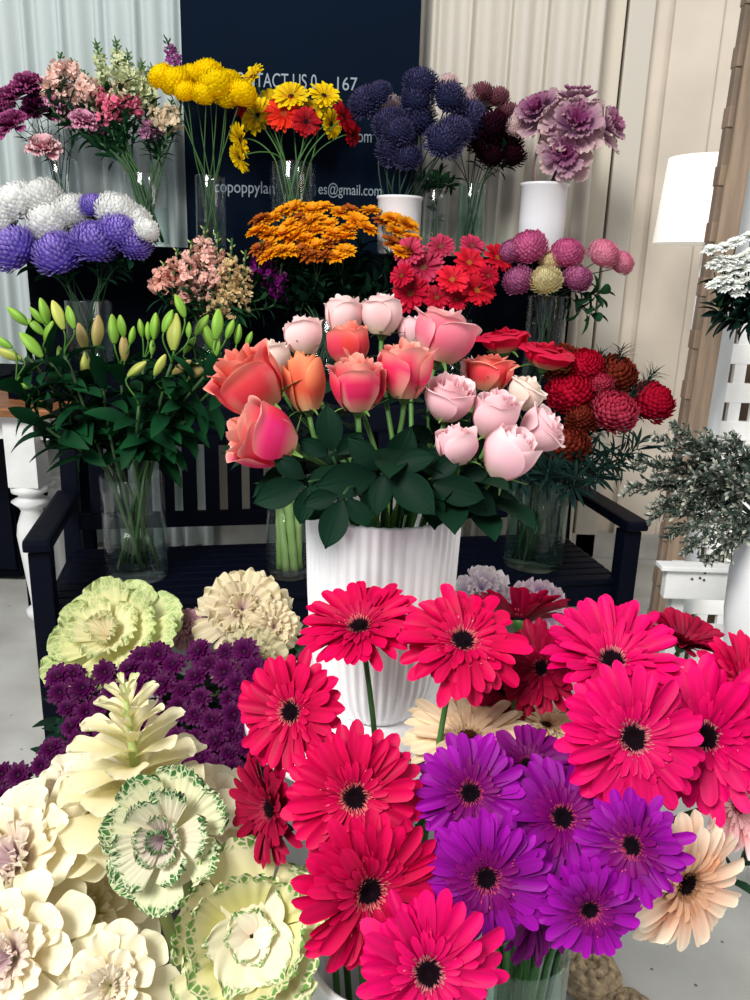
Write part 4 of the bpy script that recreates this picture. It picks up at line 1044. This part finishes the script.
# (px, py, length px, direction right, direction up, kind)
LB = [(18, 316, 26, -.7, .6, 'g'), (3, 342, 22, -.8, .5, 'g'), (9, 354, 26, -.9, .35, 'y'), (37, 315, 20, -.6, .7, 'g'), (44, 311, 26, -.2, 1, 'g'), (58, 315, 30, -.35, 1, 'y'), (71, 317, 24, -.3, 1, 'g'), (82, 337, 28, -.2, 1, 't'), (97, 331, 32, .1, 1, 't'), (49, 331, 22, .5, .9, 'g'), (31, 345, 32, -.6, .7, 'g'), (36, 327, 22, -.7, .7, 'g'), (61, 356, 20, -.2, 1, 'g'), (85, 366, 28, .1, 1, 'y'), (24, 386, 18, -1, .0, 'g'),
      (113, 329, 30, -.1, 1, 'g'), (122, 326, 22, -.1, 1, 'g'), (132, 335, 18, .2, 1, 'g'), (124, 348, 26, 0, 1, 't'), (137, 369, 24, .8, .6, 'y'), (160, 365, 24, .5, .9, 'y'), (182, 367, 24, .8, .5, 't'), (201, 368, 32, .8, .6, 't'), (180, 306, 24, -.4, 1, 'g'), (141, 328, 18, -.1, 1, 'g'), (155, 326, 26, .1, 1, 'g'), (148, 331, 18, 0, 1, 'g'), (168, 321, 24, .4, 1, 'g'), (175, 332, 38, .05, 1, 'y'), (152, 347, 16, 0, 1, 'g'), (189, 330, 16, 0, 1, 'g'), (202, 325, 24, .5, .8, 'g'), (217, 324, 30, .1, 1, 'g'), (230, 329, 20, .4, 1, 'g'), (238, 334, 20, .2, 1, 'g'), (249, 339, 16, .4, 1, 'g'), (190, 345, 20, .6, .8, 'g'), (208, 336, 26, -.3, 1, 'g'), (217, 346, 20, .1, 1, 'g')]
anch = [(8, 350), (20, 322), (40, 322), (60, 322), (84, 345), (30, 384), (98, 340), (120, 336), (145, 332), (140, 372), (175, 330), (175, 368), (205, 370), (203, 335), (222, 330), (242, 336)]
grp = [[] for _ in anch]
for b in LB: grp[min(range(len(anch)), key=lambda i: (anch[i][0] - b[0]) ** 2 + (anch[i][1] - b[1]) ** 2)].append(b)
pl_ = places(anch)
for i, (a, g) in enumerate(zip(anch, grp)):
    r = R_(('lily', i)); Yd = LLV.c.y - .02 - .12 * r.random() - (.06 if a[1] > 360 else 0)
    sx = (a[0] - 125) / 110
    hub = atY(a[0] * .93 + 125 * .07, a[1] + 34, Yd)
    pts, bot = stem_pts(hub, (RIGHT * sx * .9 + UP).normalized(), LLV, r, k1=.08)
    t = thing('lily', bot, 'green lily stem with closed buds, ' + pl_[i], 'lily', 'lily stems in the bench vase')
    mb = MB(); tube(mb, pts, .0045, L(60, 88, 50), 7)
    for b in g:
        p = atY(b[0], b[1], Yd); dv = (RIGHT * b[3] + UP * b[4] - FWD * r.uniform(-.1, .3)).normalized(); Ln = b[2] / F * dep(p)
        q = p - dv * Ln * .5; tube(mb, bez(q + dv * .002, q - dv * .03, hub + Vector((0, 0, .03)), hub, 6), .0022, L(70, 115, 45), 6)
        part('bud', BUDS[b[5]], t, head_M(q, dv, Ln, r.uniform(0, 6)))
    part('stem', mb.mesh('stem', M_GREEN), t)
    foliage(t, pts, r, 15, .12, .040, L(10, 42, 26), L(18, 66, 34), t0=.02, t1=.62, el=(.0, 1.2), name='leaves', curl=-.9, nu=8)
# thick pale stems in the middle bench vase
for i in range(7):
    r = R_(('bare', i)); v = V['bare']; a = i * .9
    top = v.c + Vector((.034 * math.cos(a), .030 * math.sin(a), v.h * (1.0 + .12 * r.random()))); bot = v.c + Vector((.028 * math.cos(a + .9), .028 * math.sin(a + .9), .02))
    mb = MB(); n = 14; pts = [bot.lerp(top, k / n) for k in range(n + 1)]
    tube(mb, pts, [.0115 + .0018 * (k % 3 == 0) for k in range(n + 1)], L(150, 175, 105), 9)
    t = thing('green_stalk', bot, 'thick pale green stalk in the middle bench vase, among its look-alikes', 'stalk', 'pale stalks in the middle bench vase')
    part('stem', mb.mesh('stem', M_GREEN), t)
    foliage(t, pts, r, 5, .08, .03, L(24, 60, 36), L(44, 96, 50), t0=.85, t1=1.0, el=(.6, 1.2))

# ================================================================ bunches of single heads
def bunch(items, v, name, cat, desc, group, Y, ut=(.8, .7), hs=1.14, leaves=None, rad=.0016, stem=DGREEN, jit=.04, off=.2):
    """items: (px, py, diameter px, kind, right, up, toward); desc[kind] = (phrase, [meshes])"""
    pl = places([(q[0], q[1]) for q in items]); ys = [q[1] for q in items]
    for i, q in enumerate(items):
        r = R_((name, q[0], q[1])); ph, ms = desc[q[3]]
        Yq = Y + (max(ys) - q[1]) * -.0002 + r.uniform(-jit, jit) + (.05 if q[1] < (min(ys) + max(ys)) / 2 else -.05) 
        p = atY(q[0], q[1], Yq)
        ax = face(*q[4:7]) if len(q) > 4 else face((q[0] - sum(k[0] for k in items) / len(items)) / 90, *ut)
        m = r.choice(ms); m = m if isinstance(m, (list, tuple)) else [('petals', m)]
        flower(name, m, p, ax, q[2] / 2 / F * dep(p) * hs, v, f'{ph}, {pl[i]}', cat, group, stem=stem, rad=rad, off=off, leaves=leaves, k1=.04)
def gm(pal, var, n=20, closed=.1): 
    a, b, c, d = gerbera_meshes(pal, var, pal, n=n, n2=14, closed=closed, lp=True)
    return [('petals', a), ('inner_petals', b), ('flower_centre', c), ('calyx', d)]
DL = dict(n=10, Ln=.055, W=.02, c0=L(16, 40, 30), c1=L(28, 66, 40), t0=.0, t1=.4)

# red and rust pompons on the bench
hotm = [ball_mesh('redp', i, (150, 4, 36), (226, 36, 74), 240, .27, .19, 1.7, c_top=(214, 10, 50)) for i in range(2)]
rosm = [ball_mesh('rosp', i, (140, 20, 50), (226, 96, 120), 240, .27, .19, 1.7, c_top=(214, 60, 90)) for i in range(2)]
rusm = [ball_mesh('rusp', i, (100, 28, 20), (178, 84, 58), 190, .30, .2, 1.3, c_top=(150, 56, 40)) for i in range(2)]
FERN = dict(n=60, Ln=.05, W=.008, c0=L(12, 30, 28), c1=L(26, 54, 44), t0=.0, t1=.5)
bunch([(571, 392, 48, 'h'), (614, 413, 46, 'r'), (651, 402, 44, 'h'), (614, 376, 42, 'u'), (584, 366, 36, 'h'), (561, 364, 38, 'u'), (583, 418, 32, 'u'), (566, 447, 46, 'u'), (600, 384, 28, 'r'), (540, 440, 30, 'u')],
      V['rmum'], 'pompon_chrysanthemum', 'chrysanthemum', {'h': ('crimson pompon chrysanthemum', hotm), 'r': ('rose pink pompon chrysanthemum', rosm), 'u': ('rusty brown pompon chrysanthemum', rusm)}, None, V['rmum'].c.y - .03, hs=1.28, leaves=FERN, rad=.003)
redr = [[('petals', a), ('outer_petals', b), ('sepals', s_)] for a, b, s_ in [rose_meshes('redr', 0, (190, 0, 30), (215, 0, 50), (225, 10, 60), (230, 40, 80), openness=.5, H=1.1)]]
bunch([(505, 352, 42, 'a', -.1, 1, .3), (543, 367, 44, 'b', .2, 1, .4)], V['rmum'], 'red_rose', 'rose', {'a': ('bright red rose behind the peach coral rose', redr), 'b': ('bright red rose touching the pompons', redr)}, None, V['rmum'].c.y - .0, rad=.002)
for i, (a, b, w_) in enumerate(((520, 470, 'beneath the rust pompons'), (600, 470, 'beneath the rose pink pompon'), (625, 455, 'nearest the bench armrest'), (640, 440, 'under the outermost crimson pompon'), (575, 480, 'hanging over the glass rim'), (548, 470, 'between the blush roses and the glass rim'))):
    leafy(a, b, 2.2, V['rmum'], 70, .07, .010, 'dark feathery sprig ' + w_, (10, 28, 28), (22, 48, 42), t1=.8)
for i, (a, b, rr, w_) in enumerate(((622, 348, .1, 'tallest above the rusty pompons'), (655, 372, .7, 'pointing toward the timber post'), (600, 352, -.1, 'shorter, above the crimson pompon'))):
    leafy(a, b, 2.38, V['rmum'], 150, .045, .004, 'dark pine sprig ' + w_, (22, 44, 40), (40, 72, 62), name='pine_sprig', t1=.35, kind='needle', el=(.5, .9), axis=(rr, 1, 0), nu=2)

# ---------------- lower shelf
whm = [ball_mesh('wht', i, (244, 244, 240), (253, 253, 250), 240, .27, .18, 1.6) for i in range(2)]
vim = [ball_mesh('vio', i, (116, 92, 196), (168, 150, 230), 250, .28, .14, 1.1, c_top=(200, 175, 240)) for i in range(2)]
GL = dict(n=9, Ln=.07, W=.03, c0=L(14, 40, 30), c1=L(22, 60, 40), t0=.05, t1=.5)
bunch([(18, 202, 44, 'w'), (42, 198, 42, 'w'), (2, 218, 40, 'w'), (50, 222, 46, 'w'), (73, 211, 38, 'w'), (116, 212, 42, 'w'), (134, 221, 36, 'w'), (146, 230, 26, 'w'), (93, 206, 26, 'v'),
       (14, 250, 48, 'v'), (58, 255, 48, 'v'), (95, 243, 46, 'v'), (118, 232, 38, 'v'), (134, 243, 36, 'v')], V['lmum'], 'chrysanthemum', 'chrysanthemum',
      {'w': ('round white chrysanthemum', whm), 'v': ('violet chrysanthemum', vim)}, None, YL - .02, hs=1.22, leaves=GL, rad=.002)
pkm = [ball_mesh('pk', i, (214, 104, 160), (246, 156, 196), 240, .27, .16, 1.6, c_top=(238, 120, 172)) for i in range(2)]
ppm = [ball_mesh('pp', 0, (236, 160, 186), (254, 212, 222), 240, .27, .16, 1.6, c_top=(236, 120, 160))]
mvm = [ball_mesh('mv', 0, (176, 90, 140), (220, 136, 180), 240, .27, .16, 1.5)]
crm = [ball_mesh('crm', 0, (220, 205, 150), (246, 236, 200), 220, .28, .16, 1.3)]
bunch([(529, 248, 38, 'p'), (567, 254, 34, 'p'), (519, 281, 32, 'm'), (546, 281, 32, 'c'), (577, 279, 30, 'm'), (603, 254, 32, 'l'), (621, 263, 26, 'l'), (551, 262, 24, 'c'), (511, 252, 26, 'm')], V['pmum'], 'chrysanthemum', 'chrysanthemum',
      {'p': ('bright pink round chrysanthemum', pkm), 'l': ('pale pink chrysanthemum', ppm), 'm': ('mauve pink chrysanthemum', mvm), 'c': ('cream chrysanthemum', crm)}, None, YL - .02, hs=1.22, leaves=None, rad=.002)
for i, (a, b, w_) in enumerate(((600, 290, 'under the pale pink heads'), (592, 312, 'beside the glass vase stems'))):
    leafy(a, b, 2.85, V['pmum'], 14, .07, .035, 'dark leafy chrysanthemum sprig ' + w_, t1=.5)
RG = ((160, 0, 34), (214, 20, 58), (190, 6, 44), (120, 60, 30), (210, 120, 70))
RGP = ((170, 26, 64), (212, 66, 100), (190, 40, 80), (110, 70, 50), (200, 130, 90))
RGB_ = ((200, 4, 30), (238, 34, 60), (225, 20, 46), (170, 90, 40), (230, 150, 80))
rg = {'r': ('crimson mini gerbera', [gm(RG, i) for i in range(2)]), 'p': ('rosy mini gerbera', [gm(RGP, i) for i in range(2)]), 'b': ('bright red mini gerbera', [gm(RGB_, 0)])}
bunch([(424, 268, 36, 'p'), (469, 263, 30, 'b'), (497, 258, 30, 'b'), (452, 280, 30, 'b'), (477, 291, 34, 'b'), (411, 294, 38, 'r'), (409, 252, 30, 'p'), (441, 247, 26, 'p'), (472, 246, 24, 'p'), (437, 298, 26, 'r'), (402, 276, 24, 'r'), (456, 300, 22, 'r'), (488, 276, 22, 'r')], V['rger'], 'mini_gerbera', 'gerbera', rg, None, YL - .05, ut=(.35, 1.0), hs=1.18, leaves=None, rad=.002)
# orange daisies
om = [daisy_mesh('orange', (214, 110, 4), (250, 172, 20), (170, 90, 10), i, 18, .3) for i in range(3)] + [daisy_mesh('rusto', (150, 60, 14), (190, 100, 30), (110, 50, 10), 0, 16)]
oin = lambda x, y: y > 206 + .0022 * (x - 330) ** 2 and y < 258 - .0002 * (x - 330) ** 2 - (28 if 345 < x < 392 and y > 232 else 0)
opts = scatter(58, oin, (256, 203, 414, 262), 10.5, 9)
spray(opts, 12, V['oran'], lambda x, y: 2.78 + (258 - y) * .003, 27, om, lambda q, r: face(r.uniform(-.3, .3) + (q[0] - 335) / 160, .8, .75 + r.uniform(-.25, .25)), 'spray_chrysanthemum', 'chrysanthemum',
      lambda s_: 'orange daisy chrysanthemum spray in the wide vase, ' + s_, 'orange chrysanthemum sprays', dict(n=30, Ln=.07, W=.03, c0=L(12, 34, 26), c1=L(20, 52, 34), t0=0, t1=.6))

# spikes of small florets
def spike(tip, low, v, name, cat, label, group, Y, c0, c1, wpx, n, cb=None, nb=0, size=.014, lv=None, dens=1.5):
    """florets along the upper stem between low and tip; green buds above"""
    r = R_((name, tip, low)); a = atY(tip[0], tip[1], Y); b = atY(low[0], low[1], Y); w_ = wpx / F * dep(a) / 2
    pts, bot = stem_pts(b, (a - b).normalized(), v, r)
    t = thing(name, bot, label, cat, group)
    mb = MB(); tube(mb, [a] + pts, .0040, L(50, 86, 46), 6); part('stem', mb.mesh('stem', M_GREEN), t)
    A = MB(); C0, C1 = L(*c0), L(*c1); n = int(n * dens)
    for i in range(n):
        f = i / n; p = b.lerp(a, f * (1 - .28 * (nb > 0))); th = i * 2.39996; k = w_ * (1 - .45 * f) * r.uniform(.5, 1)
        floret_cluster(A, r, p + (RIGHT * math.cos(th) + FWD * math.sin(th)) * k, size * (1 - .3 * f), C0, C1)
    part('florets', A.mesh('florets', M_PETAL), t)
    if nb:
        B = MB()
        for i in range(nb):
            f = i / nb; p = b.lerp(a, .66 + .34 * f); th = i * 2.4; k = .010 * (1 - .7 * f)
            q = p + (RIGHT * math.cos(th) + FWD * math.sin(th)) * k
            lathe(B, [(.001, 0), (.0048 * (1 - .5 * f), .005), (.004 * (1 - .5 * f), .011), (.001, .016)], 6, L(*(cb or (96, 130, 66))), npm(axis_M(((q - p).normalized() + UP), q)))
        part('buds', B.mesh('buds', M_GREEN), t)
    if lv: foliage(t, pts, r, **lv)
SL = dict(n=16, Ln=.07, W=.018, c0=L(24, 60, 40), c1=L(40, 86, 52), t0=.0, t1=.5)
ST = [((165, 262), (160, 292)), ((178, 248), (172, 290)), ((192, 240), (190, 285)), ((205, 226), (202, 270)), ((218, 232), (214, 290)), ((232, 238), (228, 300)), ((246, 250), (238, 310)), ((206, 262), (204, 305)), ((222, 280), (218, 318)), ((186, 268), (188, 306))]
pl_ = places([a for a, b in ST])
for i, (a, b) in enumerate(ST):
    c = [((216, 140, 125), (240, 190, 172)), ((226, 156, 146), (246, 206, 190)), ((196, 160, 110), (226, 200, 150))][0 if i in (0, 1, 9) else (2 if a[0] > 230 or i == 8 else 1)]
    spike(a, b, V['stoc'], 'stock_flower', 'stock', 'peach stock flower spike on the lower shelf, ' + pl_[i], 'peach stock spikes', YL - .04 - .01 * (i % 3), c[0], c[1], 28, 26, (180, 185, 120), 5, .019, SL)
for i, (a, b, w_) in enumerate((((262, 240), (258, 276), 'nearest the peach stock'), ((272, 250), (270, 288), 'under the first orange daisies'), ((282, 262), (276, 300), 'lowest and most shaded'))):
    spike(a, b, V['stoc'], 'stock_flower', 'stock', 'deep magenta stock spike ' + w_, None, YL + .02, (80, 4, 74), (130, 16, 120), 20, 20, (60, 80, 50), 4, .016, SL)

# ---------------- top shelf
cpl = {'d': ('dark plum carnation', [carnation_mesh('cd', i, (70, 8, 48), (110, 24, 80), (176, 84, 138)) for i in range(2)]), 'm': ('mauve pink carnation', [carnation_mesh('cm', 0, (150, 60, 100), (196, 110, 150), (232, 170, 196))]), 'x': ('nearly black maroon carnation', [carnation_mesh('cx', 0, (34, 6, 26), (56, 10, 42), (80, 20, 60))]), 's': ('rose and cream carnation', [carnation_mesh('cs', 0, (170, 70, 100), (206, 120, 140), (240, 206, 206))])}
bunch([(28, 88, 28, 'd'), (14, 99, 26, 'd'), (1, 112, 26, 'd'), (13, 126, 28, 'd'), (46, 98, 26, 'x'), (38, 112, 28, 'x'), (60, 104, 26, 'm'), (72, 118, 32, 'm'), (83, 122, 22, 'm'), (44, 150, 28, 's'), (56, 88, 22, 'd')],
      V['carn'], 'carnation', 'carnation', cpl, None, YT, hs=1.3, rad=.0018, leaves=dict(n=8, Ln=.05, W=.006, c0=L(30, 66, 56), c1=L(46, 86, 70), t0=.1, t1=.7, kind='needle'))
SN = [((62, 52), (50, 92), 'p'), ((52, 66), (58, 100), 'p'), ((72, 74), (84, 104), 'p'), ((90, 84), (98, 118), 'p'), ((75, 60), (62, 75), 'p'), ((84, 70), (92, 100), 'p'), ((100, 84), (112, 112), 'k'), ((96, 42), (106, 88), 'g'), ((116, 40), (120, 84), 'g'), ((128, 52), (126, 92), 'g'), ((142, 62), (138, 98), 'g'), ((152, 66), (146, 108), 'g'), ((118, 88), (112, 122), 'k'), ((134, 92), (128, 116), 'k'), ((96, 108), (100, 140), 'l'), ((156, 100), (158, 132), 'c'), ((172, 100), (168, 128), 'c'), ((124, 76), (118, 104), 'c'), ((150, 118), (152, 138), 'l')]
SNC = {'p': ((236, 184, 168), (252, 220, 206), 'peach snapdragon'), 'k': ((206, 80, 116), (236, 130, 156), 'pink snapdragon'), 'g': ((190, 205, 150), (226, 228, 186), 'green tipped snapdragon'), 'l': ((150, 90, 130), (190, 130, 165), 'lilac snapdragon'), 'c': ((206, 180, 150), (236, 218, 188), 'cream snapdragon')}
pl_ = places([a for a, b, k in SN])
for i, (a, b, k) in enumerate(SN):
    c = SNC[k]; spike(a, b, V['snap'], 'snapdragon', 'snapdragon', f'{c[2]}, {pl_[i]}', None, YT - .04 + .02 * (i % 4), c[0], c[1], 26 if k != 'g' else 16, 20, (84, 122, 62), 16 if k == 'g' else 5, .022, SL)
spike((166, 38), (178, 72), V['snap'], 'snapdragon', 'snapdragon', 'violet snapdragon with a dark tip, next to the banner edge', None, YT + .05, (110, 40, 100), (160, 80, 150), 20, 22, (50, 50, 50), 8, .016, SL)
yel = [ball_mesh('yel', i, (252, 214, 0), (255, 236, 10), 170, .28, .24, 1.7, c_top=(255, 230, 0)) for i in range(2)]
bunch([(162, 77, 24, 'y'), (176, 82, 28, 'y'), (193, 80, 30, 'y'), (208, 74, 28, 'y'), (217, 86, 32, 'y'), (228, 82, 24, 'y'), (205, 94, 24, 'y'), (242, 94, 26, 'y'), (226, 98, 22, 'y'), (186, 92, 20, 'y')], V['yell'], 'chrysanthemum', 'chrysanthemum', {'y': ('round yellow chrysanthemum', yel)}, None, YT - .08, hs=1.4, stem=L(60, 96, 50), rad=.002)
YG = ((226, 170, 0), (252, 220, 14), (240, 196, 6), (40, 26, 8), (200, 150, 20))
RO = ((200, 20, 10), (240, 56, 26), (226, 36, 20), (150, 60, 30), (230, 120, 60)); RD = ((120, 0, 14), (190, 14, 30), (150, 4, 20), (40, 4, 8), (150, 40, 30))
yg = {'y': ('yellow gerbera', [gm(YG, i) for i in range(2)]), 'o': ('orange red gerbera', [gm(RO, 0, 26)]), 'r': ('dark red gerbera', [gm(RD, 0)])}
bunch([(252, 77, 28, 'y', -.5, .45, .7), (291, 97, 34, 'y', 0, .45, .9), (258, 116, 36, 'y', -.4, .1, .8), (324, 96, 32, 'y', .3, .45, .85), (313, 112, 32, 'y', 0, .4, .9), (331, 124, 26, 'y', .7, -.2, .5), (241, 140, 32, 'y', -.8, -.4, .4), (240, 158, 26, 'y', -.7, -.6, .3), (271, 103, 32, 'y', -.2, .3, .9), (284, 114, 36, 'o', 0, .15, 1), (306, 122, 28, 'r', .2, 0, 1), (344, 118, 30, 'r', .6, .2, .5), (245, 106, 26, 'r', -.6, .3, .6), (352, 134, 22, 'r', .7, -.2, .5)], V['yger'], 'gerbera', 'gerbera', yg, None, YT, hs=1.15, stem=L(66, 108, 52), rad=.0026)
glo = [ball_mesh('glo', i, (44, 48, 84), (104, 106, 152), 300, .25, .10, 1.1, shaggy=.10, c_top=(108, 98, 138)) for i in range(3)]
bunch([(366, 103, 34, 'g'), (379, 94, 26, 'g'), (421, 84, 34, 'g'), (417, 100, 32, 'g'), (417, 120, 38, 'g'), (449, 98, 34, 'g'), (470, 120, 40, 'g'), (443, 142, 38, 'g'), (396, 150, 38, 'g'), (390, 124, 34, 'g'), (454, 132, 34, 'g'), (398, 132, 30, 'g'), (408, 158, 28, 'g')], V['glob'], 'globe_flower', 'globe flower', {'g': ('blue grey globe flower', glo)}, None, YT - .08, hs=1.25, leaves=None, rad=.0028, stem=L(34, 60, 48))
pwm = [ball_mesh('pw', 0, (220, 190, 190), (246, 226, 220), 150, .34, .15, 1.0)]; dsm = [ball_mesh('ds', i, (110, 60, 74), (166, 110, 120), 150, .34, .14, 1.0) for i in range(2)]; mar = [ball_mesh('mar', i, (30, 6, 20), (64, 16, 36), 150, .34, .15, 1.0) for i in range(2)]
bunch([(391, 106, 22, 'w'), (448, 84, 22, 'w'), (472, 98, 26, 'w'), (484, 104, 22, 'w'), (482, 92, 22, 'd'), (498, 98, 24, 'd'), (508, 114, 26, 'd'), (514, 128, 22, 'w'), (494, 126, 34, 'm'), (484, 142, 36, 'm'), (506, 144, 34, 'm'), (512, 156, 28, 'm'), (492, 156, 30, 'm')], V['rust'], 'button_chrysanthemum', 'chrysanthemum', {'w': ('pale blush button chrysanthemum', pwm), 'd': ('dusky pink button chrysanthemum', dsm), 'm': ('blackish maroon button chrysanthemum', mar)}, None, YT + .04, leaves=DL, rad=.0018)
for i, (a, b) in enumerate(((424, 176), (440, 170), (452, 178))):
    leafy(a, b, 3.2, V['glo2'], 22, .05, .014, 'dark stem with narrow leaves in the slim vase, ' + ['nearest the white pot', 'in the middle', 'nearest the green vase'][i], t1=.9)
def purple_kale(seed):
    return rosette(('pk',), [
        (8, .95, .70, .1, .25, 'fan', .08, -.15, .06, 9, (110, 70, 110), (170, 120, 150), (226, 200, 196), .2),
        (8, .80, .60, .5, .1, 'fan', .07, 0, .06, 9, (110, 60, 100), (150, 96, 135), (206, 170, 180), .2),
        (7, .60, .48, .85, -.1, 'fan', .05, .12, .06, 9, (100, 50, 90), (140, 76, 120), (180, 120, 150), .2),
        (6, .40, .32, 1.15, -.2, 'fan', .02, .2, .04, 8, (110, 30, 80), (136, 50, 104), (160, 80, 130), .2)], M_KALE, seed)
for i, (px, py, dm, fc, w_) in enumerate(((540, 116, 52, (-.5, .5, .7), 'leaning toward the globe flowers'), (576, 102, 42, (0, .9, .4), 'topmost of the five'), (574, 128, 56, (.05, .25, 1), 'facing forward in the middle'), (604, 128, 48, (.7, .3, .5), 'leaning toward the bare wall'), (564, 156, 48, (-.1, -.1, 1), 'hanging lowest over the white vase'))):
    p = atY(px, py, YT - .1 - (.06 if i in (2, 4) else 0)); R = dm / 2 / F * dep(p)
    flower('ornamental_kale', [('leaves', purple_kale(i))], p, face(*fc), R * 1.22, V['pkal'], 'purple ornamental kale ' + w_, 'kale', stem=L(110, 84, 90), rad=.005, off=.05)

# ---------------- right side: white daisies and sea lavender
wm = [daisy_mesh('whd', (226, 228, 222), (246, 248, 244), (210, 214, 150), i, 20) for i in range(2)]
wp = scatter(30, lambda x, y: y > 236 + .35 * max(0, 735 - x) and y < 296 and x > 710, (708, 232, 775, 298), 9, 3)
spray(wp, 6, V['wmum'], lambda x, y: 1.9, 19, wm, lambda q, r: face(-.3 + r.uniform(-.3, .3), .8, .6), 'spray_chrysanthemum', 'chrysanthemum', lambda s_: 'white spray chrysanthemum at the right edge, ' + s_, 'white chrysanthemum sprays', dict(n=40, Ln=.06, W=.03, c0=L(14, 34, 32), c1=L(24, 54, 44), t0=0, t1=.6))
def lavender(tip, mid, d, label, i):
    r = R_(('lav', i)); v = V['lav']; a = at(*tip, d); m_ = at(*mid, d + .03)
    rim = v.c + Vector((-.02, 0, v.h)); bot = v.c + Vector((.01 * math.cos(i), .01 * math.sin(i), .02))
    pts = bez(a, m_, m_.lerp(rim, .5) + Vector((0, 0, .03)), rim, 12) + [bot]
    t = thing('sea_lavender', bot, label, 'sea lavender', 'sea lavender sprigs'); S = MB(); A = MB(); tube(S, pts, .0016, L(60, 78, 62), 5)
    for k in range(34):
        f = k / 34 * 8.5; q = int(f); p = pts[q].lerp(pts[q + 1], f - q); dv = (pts[q] - pts[q + 1]).normalized()
        side = (RIGHT * r.uniform(-1, 1) + UP * r.uniform(-1, 1) + FWD * r.uniform(-1, 1)).normalized(); Ln = r.uniform(.02, .05) * (.5 + .5 * min(1, f / 3))
        e = p + (dv * 1.1 + side * .7).normalized() * Ln; tube(S, [p, e], .0008, L(60, 78, 62), 4, False)
        for j in range(9):
            g = p.lerp(e, .3 + .7 * j / 8) + side * r.uniform(-.003, .003)
            leaf(A, npm(axis_M((dv + side * r.uniform(-.8, .8)).normalized(), g, r.uniform(0, 6))), r.uniform(.009, .016), .0065, 1.0, -.4, 'lance', 2, 2, L(70, 84, 72), L(*r.choice([(170, 170, 158), (84, 96, 88), (214, 212, 196), (50, 62, 60)])), 0, 0, .3)
    part('stem', S.mesh('stem', M_GREEN), t); part('florets', A.mesh('florets', M_PETAL), t)
LT = [((632, 488), (690, 480)), ((640, 462), (695, 470)), ((655, 515), (705, 500)), ((662, 440), (705, 455)), ((684, 432), (720, 460)), ((700, 452), (735, 470)), ((672, 532), (715, 510)), ((715, 440), (740, 465)), ((735, 446), (750, 470)), ((690, 548), (725, 520)), ((660, 480), (705, 485)), ((690, 500), (725, 500)), ((712, 556), (740, 530)), ((700, 478), (735, 490)), ((722, 470), (750, 490)), ((680, 462), (720, 478)), ((735, 540), (755, 520)), ((668, 500), (712, 495))]
pl_ = places([a for a, b in LT])
for i, (a, b) in enumerate(LT): lavender(a, b, 1.42 - .015 * (i % 5), 'grey green sea lavender sprig reaching past the post, ' + pl_[i], i)
